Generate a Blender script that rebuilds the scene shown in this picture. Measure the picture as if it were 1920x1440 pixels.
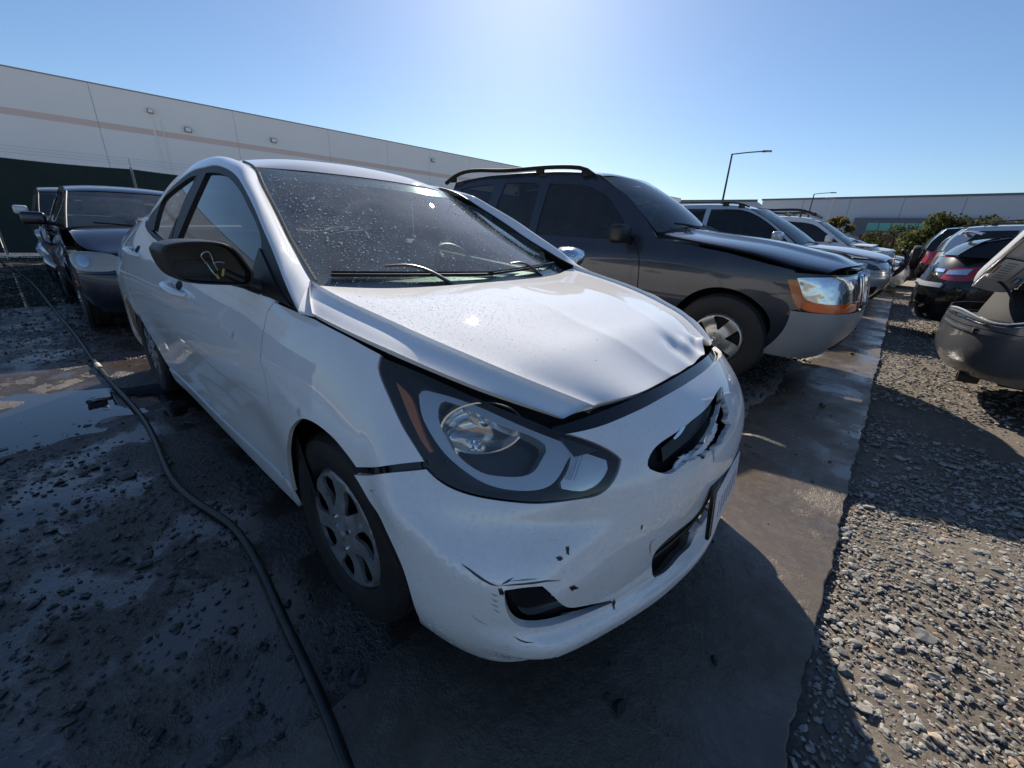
import bpy, bmesh, math, random
import numpy as np
from mathutils import Vector, Matrix, geometry
for o in list(bpy.data.objects):
    bpy.data.objects.remove(o)
R = math.radians
SC = bpy.context.scene
COL = SC.collection

# ---------------------------------------------------------------- camera
cam_d = bpy.data.cameras.new('camera'); cam = bpy.data.objects.new('camera', cam_d); COL.objects.link(cam)
cam_d.sensor_width = 36.0; cam_d.lens = 36.0 * 759.984 / 1920.0
cam_d.clip_start = 0.02; cam_d.clip_end = 2000
_y, _p, _r = R(130.02051), R(20.56658), R(2.54862)
_f = Vector((math.cos(_y) * math.cos(_p), math.sin(_y) * math.cos(_p), -math.sin(_p)))
_rt = Vector((math.sin(_y), -math.cos(_y), 0)); _up = _rt.cross(_f)
_r2 = math.cos(_r) * _rt + math.sin(_r) * _up; _u2 = -math.sin(_r) * _rt + math.cos(_r) * _up
_m = Matrix((_r2, _u2, -_f)).transposed().to_4x4(); _m.translation = (0.98975, -1.23138, 1.14548)
cam.matrix_world = _m
SC.camera = cam

# ---------------------------------------------------------------- sky, sun, exposure
SUN_AZ = 130.5      # direction towards the sun, degrees from +x
SUN_EL = 31.0
SC.world = bpy.data.worlds.new('World'); SC.world.use_nodes = True
nt = SC.world.node_tree; bg = nt.nodes['Background']
sky = nt.nodes.new('ShaderNodeTexSky'); sky.sky_type = 'NISHITA'; sky.sun_disc = False
sky.sun_elevation = R(SUN_EL); sky.sun_rotation = R(90.0 - SUN_AZ)
sky.altitude = 50; sky.air_density = 1.0; sky.dust_density = 0.34; sky.ozone_density = 5.5
nt.links.new(sky.outputs[0], bg.inputs['Color']); bg.inputs['Strength'].default_value = 0.072
sun_d = bpy.data.lights.new('sun', 'SUN'); sun = bpy.data.objects.new('sun', sun_d); COL.objects.link(sun)
sun_d.energy = 5.0; sun_d.angle = R(0.53); sun_d.color = (1.0, 0.90, 0.76)
_sd = Vector((math.cos(R(SUN_AZ)) * math.cos(R(SUN_EL)), math.sin(R(SUN_AZ)) * math.cos(R(SUN_EL)), math.sin(R(SUN_EL))))
sun.rotation_euler = _sd.to_track_quat('Z', 'Y').to_euler()
vs = SC.view_settings
vs.view_transform = 'Standard'; vs.look = 'None'; vs.gamma = 1.0; vs.use_curve_mapping = False; vs.exposure = 0.66
SC.cycles.max_bounces = 8; SC.cycles.transparent_max_bounces = 16; SC.cycles.caustics_reflective = False; SC.cycles.caustics_refractive = False
SC.cycles.sample_clamp_indirect = 6.0
# ---------------------------------------------------------------- spline nets (pure numpy)
def nspl(k):
    """matrix giving second derivatives of a natural cubic spline on knots k"""
    k = np.asarray(k, float); n = len(k); h = np.diff(k)
    A = np.eye(n); B = np.zeros((n, n))
    for i in range(1, n - 1):
        A[i, i - 1] = h[i - 1]; A[i, i] = 2 * (h[i - 1] + h[i]); A[i, i + 1] = h[i]
        B[i, i - 1] = 6 / h[i - 1]; B[i, i] = -6 / h[i - 1] - 6 / h[i]; B[i, i + 1] = 6 / h[i]
    return np.linalg.solve(A, B)
def spl(k, V, M, t):
    """V (n, ...) values at knots k -> values at t (N,)"""
    k = np.asarray(k, float); D = np.tensordot(M, V, (1, 0))
    t = np.asarray(t, float); i = np.clip(np.searchsorted(k, t) - 1, 0, len(k) - 2)
    h = k[i + 1] - k[i]; a = (k[i + 1] - t) / h; b = (t - k[i]) / h
    # linear beyond the ends
    sh = (-1,) + (1,) * (V.ndim - 1)
    lo = t < k[0]; hi = t > k[-1]
    ca = np.where(lo | hi, 0, (a ** 3 - a) * h * h / 6); cb = np.where(lo | hi, 0, (b ** 3 - b) * h * h / 6)
    return a.reshape(sh) * V[i] + b.reshape(sh) * V[i + 1] + ca.reshape(sh) * D[i] + cb.reshape(sh) * D[i + 1]
class Spline:
    def __init__(s, k, V): s.k = np.asarray(k, float); s.V = np.asarray(V, float); s.M = nspl(s.k)
    def __call__(s, t):
        r = spl(s.k, s.V, s.M, np.atleast_1d(t)); return r
class Net:
    """levels z[], each a plan curve of (x, w) half points from the nose centre round to the tail centre.
    call (a, z): a is the length round the body from the nose, positive on the right-hand (-y) side"""
    def __init__(s, zs, rows, ref):
        rows = np.asarray(rows, float)
        r = rows[ref]; a = np.concatenate([[0], np.cumsum(np.hypot(*np.diff(r, axis=0).T))])
        s.a = np.concatenate([-a[:0:-1], a]); s.z = np.asarray(zs, float)
        full = np.concatenate([rows[:, :0:-1] * np.array([1, -1]), rows], 1)      # (nz, na, 2)
        s.V = np.transpose(full, (1, 0, 2)); s.Ma = nspl(s.a); s.Mz = nspl(s.z); s.A = a
        s.disp = None
    def raw(s, a, z):
        a = np.asarray(a, float); z = np.asarray(z, float)
        L = spl(s.a, s.V, s.Ma, a)                                               # (N, nz, 2)
        D = np.einsum('ij,njk->nik', s.Mz, L); k = s.z
        i = np.clip(np.searchsorted(k, z) - 1, 0, len(k) - 2); n = np.arange(len(z))
        h = k[i + 1] - k[i]; p = (k[i + 1] - z) / h; q = (z - k[i]) / h
        out = (z < k[0]) | (z > k[-1])
        cp = np.where(out, 0, (p ** 3 - p) * h * h / 6); cq = np.where(out, 0, (q ** 3 - q) * h * h / 6)
        v = p[:, None] * L[n, i] + q[:, None] * L[n, i + 1] + cp[:, None] * D[n, i] + cq[:, None] * D[n, i + 1]
        return np.stack([v[:, 0], -v[:, 1], z], -1)
    def __call__(s, uv):
        uv = np.asarray(uv, float); a, z = uv[:, 0], uv[:, 1]; P = s.raw(a, z)
        if s.disp is not None:
            e = 0.004; T = s.raw(a + e, z) - s.raw(a - e, z)
            n = np.stack([-T[:, 1], T[:, 0], 0 * a], -1); n /= np.linalg.norm(n, axis=1)[:, None] + 1e-12   # horizontal outward
            sgn = np.sign((n * (P - np.array([-1.3, 0, 0]))).sum(1)); n *= sgn[:, None]
            P = P + n * s.disp(a, z)[:, None]
        return P
def smooth01(t): t = np.clip(t, 0, 1); return t * t * (3 - 2 * t)
def ramp(t, a, b): return smooth01((t - a) / (b - a))
# ---------------------------------------------------------------- the white sedan: surfaces
ZS = [.17, .28, .42, .56, .69, .80, .90, 1.0, 1.10]
ROWS = [
 [(.775,0),(.74,.27),(.69,.45),(.625,.62),(.565,.703),(.47,.75),(.32,.777),(0,.785),(-.4,.785),(-.9,.78),(-1.45,.775),(-2.0,.775),(-2.57,.785),(-3.0,.75),(-3.3,.65),(-3.42,.35),(-3.45,0)],
 [(.785,0),(.755,.27),(.712,.47),(.65,.655),(.585,.745),(.48,.80),(.33,.825),(0,.83),(-.4,.808),(-.9,.803),(-1.45,.80),(-2,.80),(-2.57,.825),(-3,.81),(-3.35,.69),(-3.49,.36),(-3.52,0)],
 [(.803,0),(.775,.27),(.728,.48),(.655,.67),(.58,.765),(.47,.825),(.32,.848),(0,.852),(-.4,.825),(-.9,.82),(-1.45,.82),(-2,.82),(-2.57,.85),(-3,.83),(-3.37,.71),(-3.51,.36),(-3.54,0)],
 [(.815,0),(.785,.27),(.725,.47),(.635,.65),(.545,.755),(.435,.815),(.30,.843),(0,.858),(-.4,.843),(-.9,.84),(-1.45,.84),(-2,.845),(-2.57,.86),(-3,.83),(-3.38,.71),(-3.51,.36),(-3.54,0)],
 [(.765,0),(.74,.26),(.675,.45),(.57,.62),(.467,.725),(.362,.785),(.25,.82),(-.02,.843),(-.4,.85),(-.9,.855),(-1.45,.858),(-2,.86),(-2.57,.862),(-3,.83),(-3.37,.71),(-3.49,.36),(-3.52,0)],
 [(.64,0),(.625,.26),(.567,.45),(.475,.60),(.385,.695),(.295,.75),(.20,.785),(-.05,.818),(-.4,.832),(-.9,.845),(-1.45,.852),(-2,.855),(-2.57,.85),(-3,.815),(-3.34,.70),(-3.46,.35),(-3.49,0)],
 [(.52,0),(.505,.26),(.455,.43),(.375,.555),(.295,.645),(.215,.705),(.12,.75),(-.12,.785),(-.4,.80),(-.9,.815),(-1.45,.822),(-2,.83),(-2.57,.82),(-3,.775),(-3.32,.67),(-3.43,.34),(-3.46,0)],
 [(.37,0),(.35,.21),(.3,.38),(.22,.49),(.15,.57),(.09,.63),(.02,.675),(-.2,.73),(-.4,.75),(-.9,.768),(-1.45,.778),(-2,.785),(-2.57,.77),(-3,.72),(-3.28,.63),(-3.40,.33),(-3.43,0)],
 [(.2,0),(.18,.18),(.13,.31),(.06,.41),(0,.49),(-.06,.545),(-.13,.585),(-.3,.65),(-.5,.68),(-.95,.70),(-1.45,.715),(-2,.725),(-2.57,.70),(-3,.64),(-3.24,.57),(-3.37,.31),(-3.40,0)]]
BODY = Net(ZS, ROWS, 3)
def pl(pts, a): p = np.array(pts); return np.interp(a, p[:, 0], p[:, 1])
def pls(pts, a):
    return (pl(pts, a - .03) + pl(pts, a) + pl(pts, a + .03) + pl(pts, a - .06) + pl(pts, a + .06)) / 5
CREASE = [(-9, .62), (1.0, .62), (1.25, .645), (1.465, .698), (1.54, .726), (1.67, .766), (1.9, .798), (2.11, .83), (2.376, .856), (3.14, .925), (4.0, .96)]
RIDGE = [(-9, .44), (.60, .455), (.70, .466), (.80, .479), (.88, .517), (.92, .546), (1.0, .583), (1.15, .62), (9, .65)]
LIPT = [(-9, .28), (0, .275), (.3, .285), (.5, .312), (.63, .343), (.735, .365), (.8, .385), (9, .39)]
def body_disp(a, z):
    s = np.abs(a)
    # shoulder crease down the side
    dz = z - pls(CREASE, s); q = np.sqrt(dz * dz + .010 ** 2)
    d = .014 * np.where(dz > 0, np.exp(-q / .14), np.exp(-q / .07)) * ramp(s, 1.05, 1.5)
    # hollow under the crease, rocker flare at the bottom
    d = d - .006 * np.exp(-((z - .50) / .10) ** 2) * ramp(s, 1.55, 1.9) * (1 - ramp(s, 3.2, 3.5))
    # bumper corner ridge
    dr = z - pls(RIDGE, s); q = np.sqrt(dr * dr + .019 ** 2)
    d = d + .034 * np.where(dr > 0, np.exp(-q / .075), np.exp(-q / .085)) * ramp(s, .5, .72) * (1 - ramp(s, 1.0, 1.14))
    # hollow under the head lamp
    d = d - .012 * np.exp(-((z - .575) / .04) ** 2) * ramp(s, .42, .6) * (1 - ramp(s, .86, 1.0))
    # lower lip that stands out under fog pocket and grille
    lt = pls(LIPT, s)
    d = d + .036 * (1 - ramp(z, lt - .05, lt)) * (1 - ramp(s, .66, .92)) - .03 * (1 - ramp(z, lt - .15, lt - .075)) * (1 - ramp(s, .66, .92))
    return d
BODY.disp = body_disp
def GLASS(uv):          # side glass and door frames: (x, z) -> point, right-hand side
    x, z = uv[:, 0], uv[:, 1]; d = z - .93
    return np.stack([x, -(.803 - .40 * d - .12 * d * d - .012 * ((x + 1.3) / .9) ** 2), z], -1)
WSX = Spline([.90, .955, 1.05, 1.15, 1.25, 1.356, 1.42], [-.10, -.2, -.37, -.55, -.755, -.98, -1.12])
def WSCR(uv):           # windscreen: (y, z) -> point
    y, z = uv[:, 0], uv[:, 1]; c = np.interp(z, [.95, 1.05, 1.16, 1.36], [.12, .25, .34, .34])
    return np.stack([WSX(z) - c * y * y, y, z], -1)
# ---------------------------------------------------------------- mesh helpers
def link(name, me, mat, parent=None, smooth=True, loc=None):
    o = bpy.data.objects.new(name, me); COL.objects.link(o)
    if mat is not None and not me.materials: me.materials.append(mat)
    if parent is not None: o.parent = parent
    if loc is not None: o.location = loc
    return o
def mesh(name, V, F, mat, parent=None, smooth=True, normals=None, loc=None, auto=None):
    me = bpy.data.meshes.new(name)
    me.from_pydata([tuple(map(float, v)) for v in V], [], [tuple(map(int, f)) for f in F]); me.update()
    if smooth: me.polygons.foreach_set('use_smooth', [True] * len(me.polygons))
    if normals is not None: me.normals_split_custom_set_from_vertices([tuple(map(float, n)) for n in normals])
    elif auto: me.set_sharp_from_angle(angle=R(auto))
    return link(name, me, mat, parent, loc=loc)
def empty(name, loc=(0, 0, 0), rz=0.0, label=None, cat=None, group=None):
    o = bpy.data.objects.new(name, None); COL.objects.link(o); o.location = loc; o.rotation_euler = (0, 0, rz); o.empty_display_size = .1
    tag(o, label, cat, group); return o
def tag(o, label=None, cat=None, group=None, kind=None):
    for k, v in (('label', label), ('category', cat), ('group', group), ('kind', kind)):
        if v: o[k] = v
    return o
def crv(segs, step=0.012):
    """joined smooth segments (corners between them) -> dense closed polyline"""
    out = []
    for s in segs:
        p = np.array(s, float)
        if len(p) > 2:
            k = np.concatenate([[0], np.cumsum(np.sqrt(np.linalg.norm(np.diff(p, axis=0), axis=1)) + 1e-9)])
            sp = Spline(k, p); q = sp(np.linspace(0, k[-1], 16 * len(p)))
        else: q = p
        out.append(q)
    p = np.concatenate(out); keep = [0]
    for i in range(1, len(p)):
        if np.linalg.norm(p[i] - p[keep[-1]]) > 1e-4: keep.append(i)
    p = p[keep]
    if np.linalg.norm(p[0] - p[-1]) < 1e-4: p = p[:-1]
    return p
def jag(p, amp, seed=0, step=.004):
    """ragged, torn version of a dense outline"""
    g = np.random.default_rng(seed); q = []
    for i in range(len(p)):
        a, b = p[i], p[(i + 1) % len(p)]; m = max(1, int(np.linalg.norm(b - a) / step))
        for j in range(m): q.append(a + (b - a) * j / m + g.normal(0, amp, 2) * (g.random() < .6))
    return np.array(q)
def resample(p, step, closed=True):
    q = np.concatenate([p, p[:1]]) if closed else p
    L = np.linalg.norm(np.diff(q, axis=0), axis=1); out = []
    # keep true corners, thin out the rest
    acc = 0
    n = len(L)
    for i in range(n):
        a, b = q[i], q[i + 1]
        corner = True
        if 0 < i or closed:
            prv = q[i] - (q[i - 1] if i > 0 else q[n - 1]); nx = b - a
            c = prv @ nx / (np.linalg.norm(prv) * np.linalg.norm(nx) + 1e-12); corner = c < .85
        if corner or acc >= step * .9 or i == 0: out.append(a); acc = 0
        m = int(L[i] // step)
        for j in range(1, m + 1):
            t = j / (m + 1)
            out.append(a + (b - a) * t)
        acc = acc + L[i] if m == 0 else 0
    if not closed: out.append(q[-1])
    return np.array(out)
def inside(P, poly):
    x, y = P[:, 0], P[:, 1]; r = np.zeros(len(P), bool); n = len(poly)
    for i in range(n):
        x1, y1 = poly[i]; x2, y2 = poly[(i + 1) % n]
        if y1 == y2: continue
        c = ((y1 > y) != (y2 > y)) & (x < (x2 - x1) * (y - y1) / (y2 - y1) + x1); r ^= c
    return r
def pdist(P, poly):
    d = np.full(len(P), 1e9); n = len(poly)
    for i in range(n):
        a, b = poly[i], poly[(i + 1) % n]; ab = b - a; t = np.clip(((P - a) @ ab) / (ab @ ab + 1e-12), 0, 1)
        d = np.minimum(d, np.linalg.norm(P - a - t[:, None] * ab, axis=1))
    return d
def trim(outer, holes=(), h=.02):
    """fine triangulation of a 2-D region"""
    loops = [resample(outer, h)] + [resample(c, h) for c in holes]
    lo, hi = loops[0].min(0), loops[0].max(0)
    gx = np.arange(lo[0] + h / 2, hi[0], h); gy = np.arange(lo[1] + h / 2, hi[1], h)
    g = np.stack(np.meshgrid(gx, gy, indexing='ij'), -1).reshape(-1, 2)
    if len(g):
        m = inside(g, loops[0])
        for c in loops[1:]: m &= ~inside(g, c)
        g = g[m]
        if len(g):
            d = np.min([pdist(g, c) for c in loops], 0); g = g[d > .45 * h]
    V = np.concatenate(loops + [g]) if len(g) else np.concatenate(loops)
    E = []; k = 0
    for c in loops:
        n = len(c); E += [(k + i, k + (i + 1) % n) for i in range(n)]; k += n
    v, e, f, ov, oe, of = geometry.delaunay_2d_cdt([Vector(p) for p in V], E, [], 0, 1e-7)
    v = np.array([(p[0], p[1]) for p in v]); F = np.array([t for t in f if len(t) == 3])
    c = v[F].mean(1); m = inside(c, loops[0])
    for hl in loops[1:]: m &= ~inside(c, hl)
    return v, F[m]
def surf_normals(f, uv, e=.0015):
    tu = f(uv + [e, 0]) - f(uv - [e, 0]); tv = f(uv + [0, e]) - f(uv - [0, e]); n = np.cross(tu, tv)
    return n / (np.linalg.norm(n, axis=1)[:, None] + 1e-12)
CEN = np.array([-1.3, 0, .6])
def cut(name, f, outer, holes=(), mat=None, parent=None, h=.02, off=0.0, lip=.012, mirror=False, outward=None, cen=CEN):
    """panel of surface f inside a 2-D outline, with its edge turned in by lip"""
    uv, F = trim(outer, holes, h); P = f(uv); N = surf_normals(f, uv)
    s = np.sign(np.einsum('ij,ij->i', N, P - cen).sum()) if outward is None else outward
    N = N * (s if s else 1); P = P + N * off
    a, b, c = P[F[:, 0]], P[F[:, 1]], P[F[:, 2]]
    fl = np.einsum('ij,ij->i', np.cross(b - a, c - a), N[F].sum(1)) < 0; F[fl] = F[fl][:, ::-1]
    if mirror: P = P * [1, -1, 1]; N = N * [1, -1, 1]; F = F[:, ::-1]
    n0 = len(P)
    if lip:
        ed = {}
        for t in F:
            for i in range(3): ed[(t[i], t[(i + 1) % 3])] = 1
        bd = [(i, j) for (i, j) in ed if (j, i) not in ed]
        ids = sorted(set(i for e in bd for i in e)); mp = {v: k for k, v in enumerate(ids)}; nb = len(ids)
        en = np.zeros((nb, 3))
        for i, j in bd:
            t = np.cross(P[j] - P[i], N[i]); t /= np.linalg.norm(t) + 1e-12; en[mp[i]] += t; en[mp[j]] += t
        en /= np.linalg.norm(en, axis=1)[:, None] + 1e-12
        ii = np.array(ids); Q0 = P[ii]; Q1 = Q0 - N[ii] * lip
        P = np.concatenate([P, Q0, Q1]); N = np.concatenate([N, en, en])
        F = [tuple(t) for t in F] + [(n0 + mp[j], n0 + mp[i], n0 + nb + mp[i], n0 + nb + mp[j]) for i, j in bd]
    return mesh(name, P, F, mat, parent, normals=N)
def patch(name, rows, mat, parent=None, nu=6, nv=6, off=None, mirror=False, kn=None, lip=0, flip=False, bump=None):
    """smooth surface through a grid of control points rows[i][j]"""
    G = np.array(rows, float); n, m = G.shape[:2]
    ku = np.arange(n, dtype=float); kv = np.arange(m, dtype=float) if kn is None else np.array(kn, float)
    A = Spline(ku, G)(np.linspace(0, n - 1, (n - 1) * nu + 1))
    tv = np.concatenate([np.linspace(kv[i], kv[i + 1], nv, endpoint=False) for i in range(m - 1)] + [[kv[-1]]])
    B = Spline(kv, np.transpose(A, (1, 0, 2)))(tv); B = np.transpose(B, (1, 0, 2))
    if bump is not None: B = bump(B)
    a, b = B.shape[:2]; V = B.reshape(-1, 3)
    F = [(i * b + j, i * b + j + 1, (i + 1) * b + j + 1, (i + 1) * b + j) for i in range(a - 1) for j in range(b - 1)]
    if flip != mirror: F = [f[::-1] for f in F]
    if mirror: V = V * [1, -1, 1]
    if lip:
        du = np.gradient(B, axis=0); dv = np.gradient(B, axis=1); N = np.cross(du, dv); N /= np.linalg.norm(N, axis=2)[..., None] + 1e-12
        N = N.reshape(-1, 3) * (1 if flip else -1)
        if mirror: N = N * [1, -1, 1]
        ring = [i * b for i in range(a)] + [(a - 1) * b + j for j in range(1, b)] + [i * b + b - 1 for i in range(a - 2, -1, -1)] + [j for j in range(b - 2, 0, -1)]
        k0 = len(V); V = np.concatenate([V, V[ring], V[ring] + N[ring] * lip]); L = len(ring)
        F += [(k0 + i, k0 + (i + 1) % L, k0 + L + (i + 1) % L, k0 + L + i) for i in range(L)]
    return mesh(name, V, F, mat, parent)
def box(V, F, c, s, rz=0.0, ax=None):
    """append a box of centre c, full size s"""
    k = len(V); cr, sr = math.cos(rz), math.sin(rz)
    for dx, dy, dz in ((-1,-1,-1),(1,-1,-1),(1,1,-1),(-1,1,-1),(-1,-1,1),(1,-1,1),(1,1,1),(-1,1,1)):
        x, y, z = dx * s[0] / 2, dy * s[1] / 2, dz * s[2] / 2
        V.append((c[0] + x * cr - y * sr, c[1] + x * sr + y * cr, c[2] + z))
    F += [tuple(k + i for i in q) for q in ((0,3,2,1),(4,5,6,7),(0,1,5,4),(1,2,6,5),(2,3,7,6),(3,0,4,7))]
def bxo(name, c, s, mat, parent=None, rz=0.0, bev=.0, seg=2):
    bm = bmesh.new(); bmesh.ops.create_cube(bm, size=1.0); bmesh.ops.scale(bm, vec=s, verts=bm.verts)
    if bev: bmesh.ops.bevel(bm, geom=bm.edges[:], offset=bev, segments=seg, profile=.5, affect='EDGES')
    bmesh.ops.rotate(bm, cent=(0, 0, 0), matrix=Matrix.Rotation(rz, 3, 'Z'), verts=bm.verts)
    me = bpy.data.meshes.new(name); bm.to_mesh(me); bm.free()
    if bev: me.polygons.foreach_set('use_smooth', [True] * len(me.polygons)); me.set_sharp_from_angle(angle=R(40))
    return link(name, me, mat, parent, loc=c)
def tube(name, pts, rad, mat, parent=None, n=10, cap=True, sub=4, flat=1.0):
    p = np.array(pts, float)
    if sub > 1 and len(p) > 2: p = Spline(np.concatenate([[0], np.cumsum(np.linalg.norm(np.diff(p, axis=0), axis=1))]), p)(np.linspace(0, np.linalg.norm(np.diff(p, axis=0), axis=1).sum(), (len(p) - 1) * sub + 1))
    rad = np.interp(np.linspace(0, 1, len(p)), np.linspace(0, 1, len(np.atleast_1d(rad))), np.atleast_1d(rad))
    T = np.gradient(p, axis=0); T /= np.linalg.norm(T, axis=1)[:, None]
    V = []; F = []
    u = np.cross(T[0], [0, 0, 1]); u = u if np.linalg.norm(u) > 1e-3 else np.array([1., 0, 0])
    for i in range(len(p)):
        u = u - (u @ T[i]) * T[i]; u /= np.linalg.norm(u); w = np.cross(T[i], u)
        for k in range(n):
            a = 2 * math.pi * k / n; V.append(p[i] + rad[i] * (math.cos(a) * u + flat * math.sin(a) * w))
    for i in range(len(p) - 1):
        for k in range(n): F.append((i * n + k, i * n + (k + 1) % n, (i + 1) * n + (k + 1) % n, (i + 1) * n + k))
    if cap: F.append(tuple(range(n))[::-1]); F.append(tuple((len(p) - 1) * n + k for k in range(n)))
    return mesh(name, V, F, mat, parent, auto=50)
def lathe(name, prof, mat, parent=None, n=48, loc=(0, 0, 0), axis='y', auto=30):
    """prof: (r, t) pairs; t runs along the axis"""
    V = []; F = []
    for r, t in prof:
        for k in range(n):
            a = 2 * math.pi * k / n; c, s = r * math.cos(a), r * math.sin(a)
            V.append((c, t, s) if axis == 'y' else (c, s, t) if axis == 'z' else (t, c, s))
    m = len(prof)
    for i in range(m - 1):
        for k in range(n): F.append((i * n + k, i * n + (k + 1) % n, (i + 1) * n + (k + 1) % n, (i + 1) * n + k))
    o = mesh(name, V, F, mat, parent, loc=loc, auto=auto); return o
def extr(name, poly, d0, d1, mat, parent=None, plane='xz', auto=30, bev=0.0):
    """prism of a 2-D outline between d0 and d1 along the third axis"""
    n = len(poly)
    g = {'xz': lambda p, d: (p[0], d, p[1]), 'xy': lambda p, d: (p[0], p[1], d), 'yz': lambda p, d: (d, p[0], p[1])}[plane]
    V = [g(p, d0) for p in poly] + [g(p, d1) for p in poly]
    F = [tuple(range(n)), tuple(range(2 * n - 1, n - 1, -1))] + [(i, n + i, n + (i + 1) % n, (i + 1) % n) for i in range(n)]
    bm = bmesh.new(); vs_ = [bm.verts.new(v) for v in V]
    for f in F: bm.faces.new([vs_[i] for i in f])
    bmesh.ops.recalc_face_normals(bm, faces=bm.faces)
    if bev: bmesh.ops.bevel(bm, geom=bm.edges[:], offset=bev, segments=2, profile=.5, affect='EDGES', clamp_overlap=True)
    bmesh.ops.triangulate(bm, faces=[f for f in bm.faces if len(f.verts) > 4])
    me = bpy.data.meshes.new(name); bm.to_mesh(me); bm.free()
    me.polygons.foreach_set('use_smooth', [True] * len(me.polygons)); me.set_sharp_from_angle(angle=R(auto))
    return link(name, me, mat, parent)
def ico(sub=1):
    bm = bmesh.new(); bmesh.ops.create_icosphere(bm, subdivisions=sub, radius=1)
    V = np.array([v.co[:] for v in bm.verts]); F = np.array([[v.index for v in f.verts] for f in bm.faces]); bm.free(); return V, F
def copy_tree(o, parent=None):
    c = o.copy(); COL.objects.link(c); c.parent = parent
    for ch in [k for k in o.children]: copy_tree(ch, c)
    return c

# ---------------------------------------------------------------- materials
MATS = {}
def mat(name, col, rough=.5, metal=0.0, coat=0.0, spec=.5, **kw):
    if name in MATS: return MATS[name]
    m = bpy.data.materials.new(name); m.use_nodes = True; b = m.node_tree.nodes['Principled BSDF']
    b.inputs['Base Color'].default_value = (*col, 1); b.inputs['Roughness'].default_value = rough; b.inputs['Metallic'].default_value = metal
    b.inputs['Coat Weight'].default_value = coat; b.inputs['Coat Roughness'].default_value = kw.get('cr', .03); b.inputs['Specular IOR Level'].default_value = spec
    MATS[name] = m; return m
def nodes(m): t = m.node_tree; return t, t.nodes, t.links, t.nodes['Principled BSDF']
def noise(t, scale, detail=4.0, rough=.55, vec=None, dist=0.0, dim='3D'):
    n = t.nodes.new('ShaderNodeTexNoise'); n.inputs['Scale'].default_value = scale; n.inputs['Detail'].default_value = detail; n.inputs['Roughness'].default_value = rough
    n.inputs['Distortion'].default_value = dist
    if vec is not None: t.links.new(vec, n.inputs['Vector'])
    return n.outputs['Fac']
def rampn(t, fac, stops, interp='LINEAR'):
    n = t.nodes.new('ShaderNodeValToRGB'); n.color_ramp.interpolation = interp; el = n.color_ramp.elements
    while len(el) < len(stops): el.new(.5)
    for e, (p, c) in zip(el, stops): e.position = p; e.color = (c, c, c, 1) if isinstance(c, (int, float)) else (*c, 1)
    t.links.new(fac, n.inputs['Fac']); return n.outputs['Color']
def mixc(t, fac, a, b, mode='MIX'):
    n = t.nodes.new('ShaderNodeMix'); n.data_type = 'RGBA'; n.blend_type = mode
    for s, v in (('Factor', fac), ('A', a), ('B', b)):
        i = [q for q in n.inputs if q.name == s and (q.type == 'VALUE' if s == 'Factor' else q.type == 'RGBA')][0]
        if isinstance(v, (int, float)): i.default_value = v if s == 'Factor' else (v, v, v, 1)
        elif isinstance(v, tuple): i.default_value = (*v, 1)
        else: t.links.new(v, i)
    return [q for q in n.outputs if q.type == 'RGBA'][0]
def mth(t, op, a, b=None, clamp=False):
    n = t.nodes.new('ShaderNodeMath'); n.operation = op; n.use_clamp = clamp
    for i, v in enumerate((a, b)):
        if v is None: continue
        if isinstance(v, (int, float)): n.inputs[i].default_value = v
        else: t.links.new(v, n.inputs[i])
    return n.outputs[0]
def bumpn(t, h, strength=.3, dist=.01):
    n = t.nodes.new('ShaderNodeBump'); n.inputs['Strength'].default_value = strength; n.inputs['Distance'].default_value = dist
    t.links.new(h, n.inputs['Height']); return n.outputs['Normal']
def ocoord(t): return t.nodes.new('ShaderNodeTexCoord').outputs['Object']
def paint(name, col, rough=.3, metal=0.0, dirt=.25, dirtcol=(.30, .26, .21), flake=0.0):
    """car paint: clear coat, road film in patches, fine orange peel"""
    if name in MATS: return MATS[name]
    m = mat(name, col, rough, metal, 1.0); t, N, L, b = nodes(m); v = ocoord(t)
    d = rampn(t, noise(t, 3.0, 8, .65, v), [(.42, 0.0), (.75, 1.0)])
    s = rampn(t, noise(t, 90, 3, .6, v), [(.45, 0.0), (.7, 1.0)])
    k = mth(t, 'MULTIPLY', mth(t, 'ADD', mth(t, 'MULTIPLY', s, .5), d), dirt, True)
    L.new(mixc(t, k, col, dirtcol), b.inputs['Base Color'])
    L.new(mth(t, 'ADD', mth(t, 'MULTIPLY', k, .22), .008), b.inputs['Coat Roughness'])
    L.new(mth(t, 'SUBTRACT', 1.0, mth(t, 'MULTIPLY', k, .6)), b.inputs['Coat Weight'])
    b.inputs['Coat IOR'].default_value = 1.75 if sum(col) > 1.2 else 1.42; b.inputs['Roughness'].default_value = .6 if metal == 0 else rough; b.inputs['Specular IOR Level'].default_value = .0 if metal == 0 else .3
    L.new(bumpn(t, noise(t, 60, 2, .5, v), .008, .01), b.inputs['Coat Normal'])
    return m
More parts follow.
